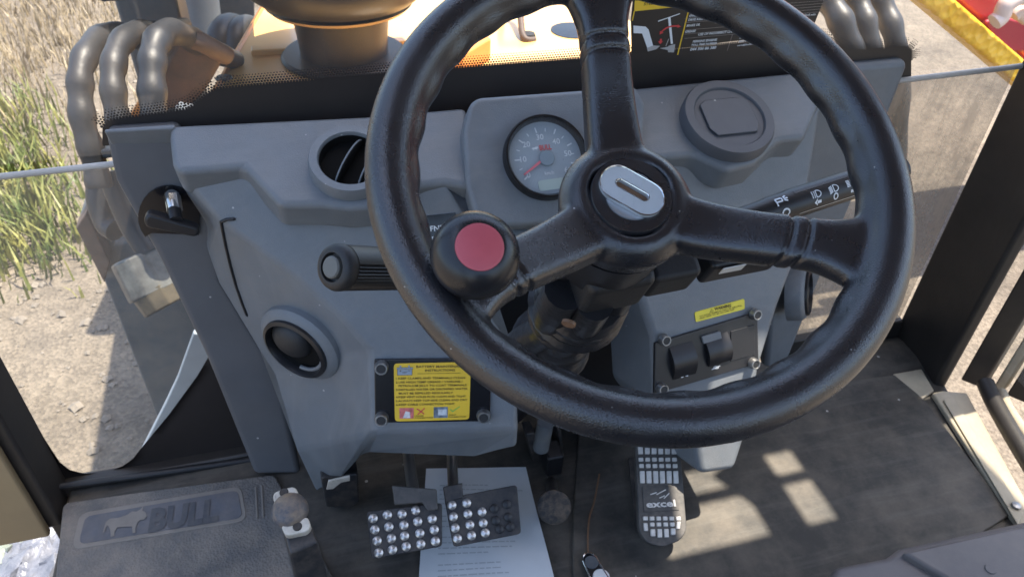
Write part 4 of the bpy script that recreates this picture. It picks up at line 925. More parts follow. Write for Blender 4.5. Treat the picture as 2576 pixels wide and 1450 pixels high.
acc = thing('accelerator_pedal', 'long grey treadle accelerator pedal with worn raised blocks and cast lettering', 'pedal', atz(1665, 1360, 0))
AP = Plane(aty(1660, 1330, .585), (0, -.45, .89))
acb = [(1597, 1095), (1708, 1095), (1728, 1330), (1712, 1356), (1668, 1374), (1625, 1362), (1607, 1332)]
MB().prism(rounded(uvs(acb, AP), .008), AP.n, .012).build('pedal_plate', M['pedalgrey'], acc, bevel=.002)
def ac(x, y): return ((1800 + x * .5254) * .67057, (1400 + y * .5254) * .67057)
sh = {}
def block(x0, y0, x1, y1, lean=0):
    q = [ac(x0, y0), ac(x1, y0), ac(x1 + lean, y1), ac(x0 + lean, y1)]
    MB().prism(uvs(q, AP.off(.003)), AP.n, .004).build('tread_block', M['worn'], acc, bevel=.0008, seg=1)
for i in range(6):
    x = 1130 + i * 48
    block(x, 500, x + 34, 570, 2); block(x + 4, 595, x + 36, 622, 2); block(x + 8, 640, x + 40, 668, 2); block(x + 12, 690, x + 46, 778, 3)
    xx = 1166 + i * 47; block(xx, 1015, xx + 32, 1043, 2)
for i in range(4): block(1215 + i * 48, 1058, 1246 + i * 48, 1086, 2)
for i, (y0, y1) in enumerate(((1106, 1156), (1104, 1166), (1104, 1164), (1100, 1146))): block(1220 + i * 48, y0, 1252 + i * 48, y1, 2)
block(1168, 1062, 1196, 1118, 6); block(1408, 1050, 1434, 1104, -6)
plate = [ac(1158, 806), ac(1405, 796), ac(1424, 970), ac(1170, 985)]
MB().prism(uvs(plate, AP.off(.0015)), AP.n, .002).build('name_plate', M['pedalgrey'], acc, bevel=.0008)
tx = MB(); put_text(tx, 'excel', ac(1188, 952), ac(1398, 942), 16, AP.off(.0018), .0006, .03)
for a, b in (((1215, 860), (1260, 845)), ((1260, 860), (1325, 825)), ((1280, 885), (1318, 868)), ((1312, 888), (1350, 850))): line(tx, ac(*a), ac(*b), 2.2, AP.off(.0018), .0006)
tx.build('cast_letters', M['worn'], acc, smooth=False)
MB().prism([atz(u, v, .012) for u, v in ((1580, 1150), (1600, 1330), (1625, 1352), (1700, 1352), (1722, 1330), (1712, 1130))], (0, 0, 1), .004).build('pedal_base', M['pedalblack'], acc)

# ------------------------------------------------------------------ floor lever, paper, strap
fv = thing('floor_control', 'black floor pedestal with dirty dome knob between two cream caps', 'floor control', atz(740, 1400, 0))
FT = Plane((0, 0, .07), (0, -.25, 1))
base = uvs([(690, 1250), (748, 1222), (800, 1360), (728, 1390)], FT.off(-.012)); lo = [V(p.x, p.y, .002) for p in base]
lo = [V(p.x + dx, p.y + dy, .002) for p, dx, dy in zip(base, (-.004, .006, .01, -.004), (.006, .006, -.02, -.025))]
obj('pedestal', base + lo, [[0, 1, 2, 3], [4, 5, 6, 7], [0, 4, 5, 1], [1, 5, 6, 2], [2, 6, 7, 3], [3, 7, 4, 0]], M['pedalblack'], fv, bevel=.004)
panel('cap', [(684, 1236), (742, 1218), (755, 1250), (690, 1268)], FT, .014, M['cream'], fv, bevel=.005, round_=.008)
panel('cap', [(705, 1318), (775, 1296), (782, 1322), (770, 1335), (718, 1346)], FT, .014, M['cream'], fv, bevel=.005, round_=.006)
[MB().lathe([(.006, 0), (.005, .0015), (0, .001)], H(*q_, FT), FT.n, 14, cap=False).build('rivet', M['post'], fv) for q_ in ((714, 1236), (748, 1322))]
dc = H(730, 1283, FT.off(-.006)); MB().lathe([(.0235, 0), (.0228, .006), (.019, .012), (.011, .0155), (0, .0165)], dc, FT.n, 32, cap=False).build('dome_knob', M['domeblue'], fv)
ww = thing('torn_label', 'torn cream label scrap under the lower left dash corner', 'label', atz(850, 1225, .0))
sh_ = MB().prism([aty(u, v, .75) for u, v in ((826, 1208), (880, 1196), (880, 1208), (858, 1212), (838, 1228), (821, 1230))], (0, -1, .2), .004).build('scrap', M['cream'], ww, bevel=.001)
MB().prism([aty(u, v, .775) for u, v in ((806, 1200), (900, 1190), (905, 1262), (880, 1278), (820, 1275))], (0, -1, .2), .05).build('bracket', M['pedalblack'], ww, bevel=.004)

def sheet(name, label, quad, z, lines):
    pl_ = Plane((0, 0, z), (0, 0, 1)); c = uvs(quad, pl_); ctr = sum(c, V(0, 0, 0)) / 4
    n_ = 14; vs = []
    for j in range(n_ + 1):
        for i in range(n_ + 1):
            s, t_ = i / n_, j / n_; p = (c[0] * (1 - s) + c[1] * s) * (1 - t_) + (c[3] * (1 - s) + c[2] * s) * t_
            p = p + V(0, 0, .004 * math.sin(s * 4.2 + t_ * 2) * math.sin(t_ * 5) + .004); vs.append(p)
    fs = [[j * (n_ + 1) + i, j * (n_ + 1) + i + 1, (j + 1) * (n_ + 1) + i + 1, (j + 1) * (n_ + 1) + i] for j in range(n_) for i in range(n_)]
    t = thing(name, label, 'paper', V(ctr.x, ctr.y, z)); o = obj('sheet', vs, fs, M['paper'], t)
    tx = MB(); rnd = random.Random(3); L_ = lambda s, t_: ((c[0] * (1 - s) + c[1] * s) * (1 - t_) + (c[3] * (1 - s) + c[2] * s) * t_) + V(0, 0, .004 * math.sin(s * 4.2 + t_ * 2) * math.sin(t_ * 5) + .0048)
    for t_ in lines:
        s = .14; end = .5 + rnd.random() * .38
        while s < end:
            w = .02 + rnd.random() * .05; tx.add([L_(s, t_), L_(s + w, t_), L_(s + w, t_ + .008), L_(s, t_ + .008)], [[0, 1, 2, 3]]); s += w + .012
    tx.build('faint_print', M['paperink'], t, smooth=False); return t
sheet('paper_sheet', 'white printed paper sheet lying on the floor under the brake pedal', [(1072, 1180), (1322, 1176), (1402, 1490), (1050, 1500)], .003, [.16, .2, .24, .28, .32, .36, .42, .46, .5, .58, .62, .66, .7, .78, .82, .86])
sx = thing('strap_fob', 'black strap fob with white edging lying on the floor beside the paper', 'strap', atz(1495, 1420, .0))
q = Plane((0, 0, .016), (0, 0, 1))
MB().prism(rounded(uvs([(1463, 1400), (1475, 1387), (1492, 1390), (1545, 1475), (1500, 1490)], q), .006), q.n, .009).build('body', M['gloss'], sx, bevel=.002)
e_ = rounded(uvs([(1463, 1400), (1475, 1387), (1492, 1390), (1545, 1475), (1500, 1490)], q.off(.0005)), .006); MB().tube(e_ + e_[:1], .0016, 8).build('edging', M['chrome'], sx)
MB().lathe([(.011, .0005), (.010, .002), (.004, .0012), (0, .001)], atz(1487, 1412, .016), (0, 0, 1), 24, cap=False).build('snap', M['tower'], sx)
MB().lathe([(.013, .0005), (.012, .0015), (0, .0018)], atz(1512, 1448, .016), (0, 0, 1), 24, cap=False).build('white_patch', M['tagwhite'], sx)
wr = MB().tube(smoothpath([atz(1507, 1190, .010), atz(1494, 1260, .0085), atz(1482, 1300, .0085), atz(1478, 1350, .0085), atz(1479, 1390, .008)]), .0014, 8).build('loose_wire', M['wire']); tag(wr, 'thin brown wire running across the floor to the strap fob', 'wire')

# ------------------------------------------------------------------ seat base in the corner
se = thing('seat_base', 'grey plastic seat base corner resting on the floor by the door sill', 'seat base', atz(2300, 1460, 0))
SP = Plane((0, 0, .16), (0, 0, 1))
pts = uvs([(2092, 1440), (2100, 1418), (2230, 1395), (2262, 1372), (2575, 1305), (2760, 1290), (2760, 1640), (2050, 1640)], Plane((0, 0, .10), (0, 0, 1)))
MB().prism(pts, (0, 0, 1), .095).build('base_moulding', M['seat'], se, bevel=.012, seg=4)
pts = uvs([(2270, 1385), (2575, 1318), (2760, 1300), (2760, 1560), (2500, 1520)], Plane((0, 0, .112), (0, 0, 1)))
MB().prism(pts, (0, 0, 1), .02).build('side_panel', M['seat'], se, bevel=.006, seg=4)
MB().prism([V(-.28, -.62, .46), V(.26, -.62, .46), V(.26, -.10, .48), V(-.28, -.10, .48)], (0, 0, 1), .12).build('cushion', M['rubber'], se, bevel=.03)
MB().prism([V(-.27, -.50, .46), V(.25, -.50, .46), V(.22, -.62, 1.12), V(-.24, -.62, 1.12)], (0, 1, .15), .12).build('backrest', M['rubber'], se, bevel=.03)
MB().box((-.01, -.36, .18), (.3, .36, .34)).build('pedestal', M['post'], se, bevel=.01)
MB().lathe([(.008, 0), (.007, .002), (0, .002)], atz(2490, 1430, .112), (0, 0, 1), 20, cap=False).build('screw_cap', M['seat'], se)

# ------------------------------------------------------------------ sticker on the windshield
STK = GL.off(.003)
ck_ = thing('lubrication_chart', 'black service chart sticker with steering diagram on the windshield above the dash', 'sticker', H(1800, 130, STK))
def cc(x, y): return ((2360 + x / 3.3895) * .67057, (y / 3.3895) * .67057)
MB().prism(uvs([cc(75, -260), cc(2640, -430), cc(2360, 285), cc(2100, 420), cc(30, 690), cc(20, 250)], STK), STK.n, .001).build('chart_sheet', mat('chart_black', (.02, .017, .016), .4), ck_)
yh = MB(); flat(yh, uvs([cc(72, -60), cc(760, -130), cc(740, 72), cc(60, 142)], STK), STK, .0004); 
line(yh, cc(62, 140), cc(36, 260), 3, STK, .0004); line(yh, cc(755, 118), cc(612, 694), 3.2, STK, .0004); yh.build('yellow_header', M['yellow'], ck_, smooth=False)
hd = MB(); put_text(hd, 'STEERING', cc(178, 66), cc(440, 40), 7, STK, .0008, .02, shear=.2); hd.build('header_print', M['ink'], ck_, smooth=False)
wp = MB()
for s, x0, x1, y0, y1, h in (('TRANSMISSION OIL', 770, 1120, 165, 130, 5.5), ('ENGINE OIL', 757, 985, 214, 190, 5.5), ('DRIVE AXLE OIL', 745, 996, 264, 244, 5.5), ('BRAKE OIL', 724, 896, 338, 322, 5.5), ('GREASE', 705, 840, 414, 404, 5.5), ('USE OF INCORRECT LUBRICANTS', 872, 1470, 450, 395, 5.5), ('PERKINS ENGINE', 802, 1112, 540, 514, 5.5), ('TOLL FREE NUMBER', 785, 1108, 582, 556, 4.6), ('044 306 86 380', 770, 1098, 642, 616, 6.5), ('BULL', 1395, 1520, 486, 476, 5), ('SERVICE HELP', 1385, 1660, 535, 512, 4.5), ('care@bullservice', 1368, 1640, 584, 556, 3.6), ('(fluid) with', 2215, 2360, 200, 190, 4.5)):
    put_text(wp, s, cc(x0, y0), cc(x1, y1), h, STK, .0006, .02, shear=.2)
wp.build('chart_print', M['white'], ck_, smooth=False)
gr_ = MB()
for y0, y1 in ((232, 165), (285, 225), (380, 320), (430, 372), (486, 420)): line(gr_, cc(700, y0), cc(1700, y1 - 20), .8, STK, .0005)
line(gr_, cc(1310, 430), cc(1243, 640), .9, STK, .0005)
for k in range(6): line(gr_, cc(2000, 40 + k * 36), cc(2480 - k * 20, 5 + k * 36), .8, STK, .0005)
gr_.build('chart_lines', mat('chart_grey', (.28, .25, .24), .5), ck_, smooth=False)
fg = MB()
flat(fg, uvs([cc(50, 322), cc(205, 335), cc(242, 372), cc(300, 575), cc(225, 605), cc(160, 422), cc(52, 418)], STK), STK, .0006)
flat(fg, uvs([cc(362, 262), cc(640, 165), cc(642, 176), cc(365, 273)], STK), STK, .0006); flat(fg, uvs([cc(488, 222), cc(520, 215), cc(552, 552), cc(524, 556)], STK), STK, .0007)
fg.build('leg_drawing', M['white'], ck_, smooth=False)
fg = MB(); flat(fg, uvs([cc(222, 606), cc(300, 575), cc(388, 580), cc(340, 622), cc(232, 652)], STK), STK, .0006); flat(fg, uvs([cc(495, 580), cc(582, 556), cc(565, 662), cc(488, 660)], STK), STK, .0006); flat(fg, uvs([cc(385, 610), cc(495, 590), cc(490, 635)], STK), STK, .0006); line(fg, cc(500, 490), cc(462, 582), 2, STK, .0006)
fg.build('pedal_drawing', mat('chart_pale', (.42, .41, .4), .5), ck_, smooth=False)
fg = MB(); curl(fg, [cc(395, 420), cc(420, 385), (cc(470, 350)), cc(540, 328), cc(625, 326)], 3.6, STK, .0008)
flat(fg, uvs([cc(382, 436), cc(388, 388), cc(432, 412)], STK), STK, .0008); flat(fg, uvs([cc(655, 335), cc(612, 308), cc(606, 348)], STK), STK, .0008); flat(fg, uvs([cc(390, 558), cc(362, 520), cc(385, 520), cc(385, 490), cc(412, 490), cc(410, 520), cc(426, 518)], STK), STK, .0008)
fg.build('arrow_drawing', M['red'], ck_, smooth=False)

# ------------------------------------------------------------------ outside: bonnet, air intake
HZ = .40
hood = thing('bonnet', 'orange engine bonnet ahead of the windshield carrying the air intake', 'bonnet', V(.1, 1.8, GZ + .6))
def hz(u, v): p = atz(u, v, HZ); return p
l0, l1 = atz(545, 212, HZ), atz(655, 22, HZ); ld = (l1 - l0)
pA, pB = l0 - ld * .55, l0 + ld * 2.6
rx = lambda p: .72 - (p.x + .5) * .4
out_ = [pA, pB, V(.50, pB.y, HZ), V(.66, pA.y, HZ)]
topv = out_; mid = [p + V(dx, 0, -.045) for p, dx in zip(out_, (-.035, -.035, .035, .035))]; bot = [p + V(0, 0, -.14) for p in mid]
obj('bonnet_skin', topv + mid + bot, [[0, 1, 2, 3]] + [[i, (i + 1) % 4, 4 + (i + 1) % 4, 4 + i] for i in range(4)] + [[4 + i, 4 + (i + 1) % 4, 8 + (i + 1) % 4, 8 + i] for i in range(4)], M['hood'], hood, bevel=.012, ang=20)
tr_ = [pA + V(.004, 0, .004), pB + V(.004, 0, .004), pB + V(-.036, 0, -.042), pA + V(-.036, 0, -.042)]
obj('shaded_edge', tr_ + [p + V(.012, 0, -.012) for p in tr_], [[0, 1, 2, 3], [4, 5, 6, 7], [0, 1, 5, 4], [1, 2, 6, 5], [2, 3, 7, 6], [3, 0, 4, 7]], M['orange'], hood)  # deeper orange painted on for the shading of the bonnet's chamfered edge
eng = [V(p.x * .9, p.y, HZ - .17) for p in out_]
MB().prism(eng, (0, 0, 1), .9).build('engine_bay', M['rubber'], hood)
MB().prism([atz(u, v, HZ + .012) for u, v in ((630, 128), (1060, 100), (1060, 88), (630, 114))], (0, 0, 1), .014).build('bonnet_rib', M['hood'], hood, bevel=.004)
hl = atz(1252, 125, HZ)
MB().tube(smoothpath([atz(1262, 58, HZ), atz(1262, 58, HZ) + V(0, 0, .05), atz(1300, 55, HZ) + V(0, 0, .055), atz(1315, 100, HZ) + V(0, 0, .01), atz(1345, 100, HZ)]), .008, 10).build('grab_handle', M['rustbrown'], hood)
MB().lathe([(.02, 0), (.016, .012), (0, .014)], atz(1328, 95, HZ), (0, 0, 1), 20).build('latch_bolt', M['rubber'], hood)
MB().lathe([(0, .002), (.055, .001)], atz(1440, 76, HZ + .001), (0, 0, 1), 32, cap=False).build('filler_hole', M['gloss'], hood)
MB().lathe([(0, .004), (.016, .003), (.018, 0)], atz(563, 196, HZ), (0, 0, 1), 20, cap=False).build('plug', M['tower'], hood)
MB().prism([atz(u, v, HZ + .05) for u, v in ((1120, 100), (1200, 60), (1235, 95), (1160, 140))], (0, 0, 1), .05).build('latch_plate', M['orange'], hood, bevel=.006)
ai = thing('air_intake', 'dark mushroom-shaped air intake pre-cleaner on a flanged neck above the bonnet', 'air intake', atz(862, 140, HZ))
ic_ = atz(868, 142, HZ); 
MB().lathe([(.138, .0), (.140, .006), (.134, .012), (.085, .014)], ic_, (0, 0, 1), 56).build('flange', M['bowl'], ai)
MB().lathe([(.096, .01), (.099, .05), (.105, .11), (.11, .13)], ic_, (0, 0, 1), 48, cap=False).build('neck', M['bowl'], ai)
bc = ic_ + V(0, 0, .105)
MB().lathe([(.09, .0), (.105, .002), (.15, .012), (.158, .02)], bc, (0, 0, 1), 56, cap=False).build('clear_bottom', M['bowl2'], ai)
MB().lathe([(.10, .012), (.165, .03), (.195, .055), (.205, .085), (.205, .10), (.198, .115), (.198, .17), (.16, .22), (0, .235)], bc, (0, 0, 1), 64, cap=False).build('bowl', M['bowl'], ai)
MB().lathe([(.206, .10), (.211, .103), (.211, .112), (.2, .116)], bc, (0, 0, 1), 64, cap=False).build('bowl_rim', M['bowl'], ai)

# ------------------------------------------------------------------ hydraulic hoses and loader frame
def hose(label, pts, rad, grp, bumps=True):
    p = smoothpath(pts, 10); r = []
    for i in range(len(p)): r.append(rad * (1 + (.075 * math.sin(i * .62) if bumps else 0)))
    o = MB().tube(p, r, 18).build('hydraulic_hose', M['hose']); tag(o, label, 'hose', grp); return o
G1 = 'hydraulic hoses arching outside the left windshield corner'
def hp_(lst): return [aty(u, v, y) for u, v, y in lst]
hose('outermost black hydraulic hose of the three arching by the left windshield corner', hp_([(250, 470, 1.26), (234, 392, 1.28), (210, 310, 1.30), (202, 230, 1.33), (206, 165, 1.36), (236, 108, 1.42), (285, 82, 1.52), (345, 100, 1.64)]), .0205, G1)
hose('middle black hydraulic hose of the three arching by the left windshield corner', hp_([(330, 430, 1.24), (305, 330, 1.26), (288, 250, 1.28), (284, 180, 1.31), (300, 115, 1.36), (342, 80, 1.44), (395, 88, 1.56), (450, 120, 1.68)]), .020, G1)
hose('innermost black hydraulic hose arching by the left windshield corner towards the bonnet', hp_([(420, 430, 1.22), (395, 330, 1.24), (384, 250, 1.26), (382, 175, 1.29), (390, 115, 1.33), (418, 80, 1.38), (470, 92, 1.46), (520, 122, 1.55), (590, 150, 1.7)]), .022, G1)
G2 = 'hydraulic hoses outside the right windshield corner'
hose('grey hydraulic hose beside the chart sticker outside the right windshield corner', hp_([(2150, 420, 1.16), (2152, 260, 1.18), (2145, 150, 1.2), (2122, 70, 1.22), (2090, 10, 1.26), (2040, -60, 1.32), (1970, -100, 1.42), (1890, -90, 1.54), (1830, -30, 1.66), (1810, 60, 1.7)]), .024, G2)
hose('middle grey hydraulic hose outside the right windshield corner', hp_([(2190, 420, 1.16), (2194, 260, 1.18), (2190, 150, 1.2), (2180, 70, 1.22), (2160, 10, 1.26), (2110, -70, 1.32), (2040, -120, 1.42), (1960, -110, 1.54), (1890, -40, 1.66), (1870, 60, 1.7)]), .021, G2)
hose('outer grey hydraulic hose outside the right windshield corner next to the yellow band', hp_([(2250, 420, 1.16), (2260, 270, 1.18), (2258, 160, 1.2), (2246, 80, 1.22), (2222, 15, 1.26), (2170, -75, 1.32), (2100, -140, 1.42), (2020, -120, 1.54), (1950, -40, 1.66), (1930, 60, 1.7)]), .021, G2)
G3 = 'lower hydraulic hoses behind the lower left window'
hose('rust-stained hydraulic hose end hanging in front of the grey loader post', hp_([(250, 440, 1.42), (248, 500, 1.40), (268, 560, 1.38), (292, 578, 1.36)]), .022, G3, False)
hose('dark hydraulic hose running down to the crimped fitting by the loader post', hp_([(275, 430, 1.30), (300, 500, 1.28), (335, 575, 1.26), (372, 632, 1.24)]), .020, G3, False)
hf = thing('hose_fitting', 'worn grey crimped hose fitting beneath the left pull handle, outside', 'fitting', aty(392, 700, 1.25))
MB().tube([aty(345, 640, 1.26), aty(395, 735, 1.22)], [.05, .052], 10).build('crimp_collar', mat('fitting_worn', (.1, .1, .095), .45, metal=.3, var=.3, vscale=30, dirt=(.26, .27, .25), dscale=22, damt=.7), hf, bevel=.006)
MB().tube([aty(388, 720, 1.222), aty(420, 770, 1.2)], [.046, .043], 10).build('fitting_nut', mat('fitting_brass', (.09, .075, .05), .5, metal=.3, var=.3, vscale=40), hf, bevel=.004)
hb = MB().prism([aty(u, v, 1.27) for u, v in ((200, 384), (290, 372), (292, 396), (204, 406))], (0, -1, .2), .05).build('hose_bracket', M['tower'], None, bevel=.005); tag(hb, 'grey bracket block gripping the foot of the outermost left hose', 'bracket')
cl = MB().prism([aty(u, v, 1.52) for u, v in ((262, 64), (455, 48), (470, 66), (462, 86), (268, 80))], (0, -1, .3), .10).build('hose_clamp', M['rubber'], None, bevel=.006); tag(cl, 'flat black clamp bar holding the tops of the three left hoses', 'clamp')
fo = thing('hose_saddle', 'rust brown steel bracket, coloured darker for shade, behind the innermost left hose at the bonnet side', 'bracket', aty(470, 200, 1.5))
MB().prism([aty(u, v, 1.5) for u, v in ((455, 85), (570, 138), (520, 225), (480, 268), (400, 280), (395, 200))], (0, -1, 0), .05).build('plate', M['rustbrown'], fo, bevel=.01)  # brown plate, shadow inside the hose arch put into its colour
MB().tube([aty(455, 90, 1.46), aty(505, 105, 1.46), aty(570, 140, 1.5)], .018, 12).build('fold', M['rustbrown'], fo)
MB().prism([aty(u, v, 1.62) for u, v in ((322, 300), (350, 250), (420, 200), (420, 330))], (0, -1, 0), .02).build('orange_reflection', M['orange'], fo)  # orange piece painting the reflected orange at the foot of the saddle
tw = thing('front_loader', 'blue grey front loader frame and lift arm outside the left windows', 'loader', V(-.7, 1.8, GZ))
TWP = Plane((0, 1.75, 0), (0, -1, 0))
MB().prism([V(-.80, 1.75, .03), V(-.762, 1.75, .075), V(-.745, 1.75, -.06), V(-.40, 1.75, -.02), V(-.36, 1.75, GZ), V(-.80, 1.75, GZ)], (0, -1, 0), .16).build('post_plate', M['tower'], tw, bevel=.008)
MB().prism([V(-.80, 1.70, .03), V(-.765, 1.70, .07), V(-.755, 1.70, -.08), V(-.785, 1.70, -.14)], (0, -1, 0), .05).build('rear_lug', M['rustbrown'], tw, bevel=.004)
MB().lathe([(.018, 0), (.016, .004), (0, .005)], aty(312, 683, 1.74), (0, -1, 0), 20, cap=False).build('red_plug', M['red'], tw)
MB().prism([aty(u, v, 1.30) for u, v in ((486, 836), (570, 850), (480, 1010), (348, 1145), (416, 1012), (445, 950))], (0, -1, .2), .02).build('pale_gusset', M['greyblue'], tw, bevel=.004)
la = tw
MB().prism([V(-.55, 1.45, .78), V(-.25, 1.45, .78), V(-.25, 2.9, .86), V(-.55, 2.9, .86)], (0, 0, 1), .16).build('shadow_beam', M['tower'], tw, bevel=.01)  # unseen loader beam, placed and widened to cast shade on the ground
MB().tube([V(-.66, 2.75, .62), V(-.66, 3.5, .2)], .07, 14).build('lift_link', M['tower'], tw)
MB().box((-.52, 1.8, .35), (.12, .14, .75)).build('beam_upright', M['tower'], tw, bevel=.008)
MB().prism([aty(u, v, 3.2) for u, v in ((360, -60), (372, 0), (400, 80), (470, 110), (620, 110), (640, 40), (640, -60))], (0, -1, 0), .3).build('arm_plate', M['tower'], la, bevel=.01)
MB().tube([aty(478, -60, 3.05), aty(492, 40, 3.05), aty(505, 95, 3.05)], .09, 20).build('lift_cylinder', mat('cylinder_grey', (.17, .19, .21), .45, var=.15, vscale=6), la)
MB().tube([aty(440, -60, 3.08), aty(455, 60, 3.08)], .05, 16).build('cylinder_pipe', M['rubber'], la)
MB().prism([aty(u, v, 2.6) for u, v in ((545, 120), (620, 70), (626, 84), (556, 140))], (0, -1, 0), .1).build('arm_edge', M['orange'], la, bevel=.004)
for k, (u0, v0) in enumerate(((560, 78), (600, 82))):
    o = MB().tube(smoothpath([aty(u0 - 12, v0 + 50, 2.3), aty(u0 - 8, v0 + 10, 2.32), aty(u0 + 14, v0 - 14, 2.4), aty(u0 + 46, v0 - 10, 2.5)]), .036, 14).build('hydraulic_hose', M['hose'])
    tag(o, ['distant dark hose loop left of the bonnet edge beside the loader arm', 'distant dark hose loop touching the orange bonnet edge'][k], 'hose', 'hose loops by the loader arm')
cp_ = thing('parked_trailer', 'small white sided box trailer far ahead left of the air intake', 'trailer', aty(560, 60, 9))
MB().prism([aty(u, v, 9) for u, v in ((525, 62), (525, 25), (640, 15), (640, 60))], (0, -1, 0), .6).build('body', M['block'], cp_)
MB().prism([aty(u, v, 8.99) for u, v in ((535, 40), (548, 39), (548, 28), (535, 29))], (0, -1, 0), .03).build('window', M['tower'], cp_)
MB().prism([aty(u, v, 8.98) for u, v in ((520, 26), (640, 14), (640, -20), (520, -10))], (0, -1, 0), .8).build('canopy', M['tower'], cp_)

# ------------------------------------------------------------------ neighbouring red machine on the right
rmn = thing('red_machine', 'red machine body with bumpy yellow edge band seen through the right windshield', 'machine', V(3.0, 2.6, GZ))
def ay(u, v): return aty(u, v, 2.3)
MB().prism([ay(u, v) for u, v in ((2395, -8), (2470, 55), (2600, 165), (2760, 300), (2760, -420), (2100, -300))], (0, -1, 0), .6).build('body_panel', M['machinered'], rmn, bevel=.02)
bd = MB().prism([aty(u, v, 2.26) for u, v in ((2220, -80), (2308, 0), (2580, 232), (2760, 380), (2760, 300), (2578, 150), (2405, 0), (2320, -80))], (0, -1, 0), .12).build('edge_band', M['tapeyellow'], rmn, bevel=.015)
MB().tube(smoothpath([aty(2500, 55, 2.15), aty(2518, 40, 2.15), aty(2532, 10, 2.15), aty(2575, -10, 2.15), aty(2640, 5, 2.15)]), .030, 12).build('white_bracket', M['bracketwhite'], rmn)
MB().tube(smoothpath([aty(2545, 38, 2.2), aty(2560, 28, 2.2), aty(2585, 45, 2.2)]), .028, 12).build('white_bracket', M['bracketwhite'], rmn)
MB().prism([aty(u, v, 2.27) for u, v in ((2478, 55), (2520, 40), (2600, 60), (2600, 130), (2540, 130), (2500, 100))], (0, -1, 0), .02).build('red_recess', mat('deep_red', (.38, .02, .035), .4), rmn, bevel=.01)
MB().prism([aty(u, v, 2.34) for u, v in ((2740, -250), (3400, -250), (3400, 900), (2900, 900), (2850, 320))], (0, -1, 0), .6).build('lower_body', M['machinered'], rmn, bevel=.02)


# ------------------------------------------------------------------ grass, stones, litter
def blades(n, area, hmin, hmax, seed, w=.006):
    r = random.Random(seed); mb = MB()
    for _ in range(n):
        x, y = area(r); h = r.uniform(hmin, hmax); a = r.uniform(0, 6.28); lean = r.uniform(.1, .8) * h; d = V(math.cos(a), math.sin(a), 0); s = V(-d.y, d.x, 0) * w * r.uniform(.6, 1.5)
        b0_ = V(x, y, GZ); m_ = b0_ + d * lean * .35 + V(0, 0, h * .6); t_ = b0_ + d * lean + V(0, 0, h)
        mb.add([b0_ - s, b0_ + s, m_ + s * .7, m_ - s * .7, t_], [[0, 1, 2, 3], [3, 2, 4]])
    return mb
def gauss_area(cs):
    def fn(r):
        cx, cy, s = r.choice(cs); return r.gauss(cx, s), r.gauss(cy, s)
    return fn
g1 = [atz(u, v, GZ) for u, v in ((10, 300), (30, 420), (60, 480), (20, 520), (90, 560), (70, 620), (20, 640), (120, 640), (30, 360), (-40, 450))]
o = blades(1500, gauss_area([(p.x, p.y, .16) for p in g1]), .03, .24, 4, .006).build('green_grass', leaf_mat('grass_green', (.07, .11, .02), (.26, .25, .07)), None, smooth=False); tag(o, 'sunlit green grass clumps growing on the verge outside the left window', 'grass', kind='stuff')
g2 = [atz(u, v, GZ) for u, v in ((60, 60), (130, 20), (200, 90), (20, 160), (90, 200), (10, 240), (250, 30), (300, 0), (30, 20))]
o = blades(3000, gauss_area([(p.x, p.y, .6) for p in g2]), .03, .22, 5, .004).build('dry_grass', leaf_mat('grass_dry', (.2, .15, .08), (.34, .27, .16)), None, smooth=False); tag(o, 'pale dry straw and dead stems scattered beyond the green verge', 'dry grass', kind='stuff')
r = random.Random(11); mb = MB()
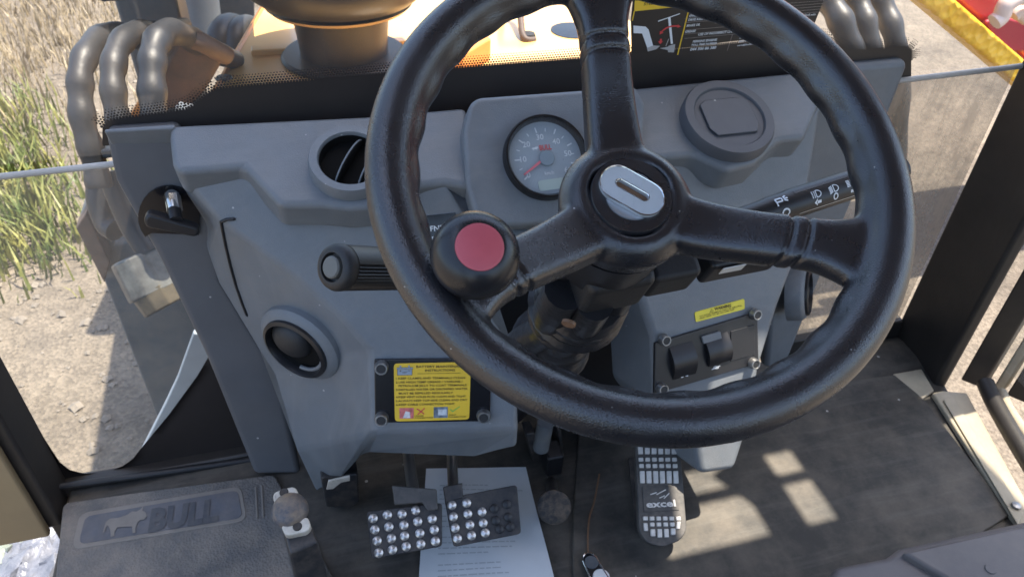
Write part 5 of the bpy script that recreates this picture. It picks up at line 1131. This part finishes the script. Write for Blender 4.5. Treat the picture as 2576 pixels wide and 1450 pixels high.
for _ in range(1500):
    x, y = r.uniform(-3.2, -.3), r.uniform(1.4, 5.5); s = r.choice((.006, .008, .01, .014, .022)) * r.uniform(.7, 1.3); rot = Matrix.Rotation(r.uniform(0, 6.28), 3, 'Z')
    vs = [V(1, 0, 0), V(-1, 0, 0), V(0, 1, 0), V(0, -1, 0), V(0, 0, .7), V(.6, .6, .3), V(-.6, .5, .4), V(.5, -.6, .45), V(-.5, -.6, .3)]
    vs = [V(x, y, GZ + .002) + rot @ V(q.x * r.uniform(.7, 1.2), q.y * r.uniform(.7, 1.2), q.z) * s for q in vs]
    mb.add(vs, [[0, 5, 4], [5, 2, 4], [2, 6, 4], [6, 1, 4], [1, 8, 4], [8, 3, 4], [3, 7, 4], [7, 0, 4], [0, 2, 5], [2, 1, 6], [1, 3, 8], [3, 0, 7]])
o = mb.build('gravel', mat('stone', (.2, .175, .145), .9, var=.3, vscale=12), None, smooth=False); tag(o, 'loose small stones strewn over the ground left of the machine', 'gravel', kind='stuff')

stp = thing('cab_step', 'dusty metal entry step below the left edge of the floor', 'step', V(-.85, .7, -.32))
MB().box((-.9, .62, -.335), (.36, .6, .03)).build('step_plate', M['tan'], stp, bevel=.006)
MB().box((-.735, .3, -.2), (.04, .04, .26)).build('hanger', M['post'], stp, bevel=.004)
MB().box((-.735, .95, -.2), (.04, .04, .26)).build('hanger', M['post'], stp, bevel=.004)
def crumple(c, sx_, sy_, h, seed, mt, name, label, cat):
    n_ = 22; vs = []
    for j in range(n_ + 1):
        for i in range(n_ + 1):
            x, y = i / n_ - .5, j / n_ - .5; k = mnoise.noise(V(x * 5 + seed, y * 5, seed)); k2 = mnoise.noise(V(x * 13 + seed, y * 13, 2))
            rr = max(0, 1 - (x * x + y * y) * 3.2)
            vs.append(V(c[0] + x * sx_ + k * .03, c[1] + y * sy_ + k2 * .02, c[2] + h * rr * (.6 + .6 * k) + .02 * abs(k2) + .004))
    fs = [[j * (n_ + 1) + i, j * (n_ + 1) + i + 1, (j + 1) * (n_ + 1) + i + 1, (j + 1) * (n_ + 1) + i] for j in range(n_) for i in range(n_)]
    o = obj(name, vs, fs, mt); tag(o, label, cat); return o
bpz = -.318; bc_ = atz(95, 1420, bpz + .03)
crumple((bc_.x + .01, bc_.y - .02, bpz), .22, .30, .06, 3.1, M['bag'], 'litter_bag', 'crumpled pale blue plastic bag with dark print on the entry step', 'bag')
bc2 = atz(20, 1370, bpz + .03)
crumple((bc2.x - .03, bc2.y + .02, bpz), .16, .14, .05, 7.7, mat('wrapper', (.2, .23, .2), .4, var=.25, vscale=20), 'crumpled_wrapper', 'crumpled white and mint wrapper beside the plastic bag on the step', 'wrapper')
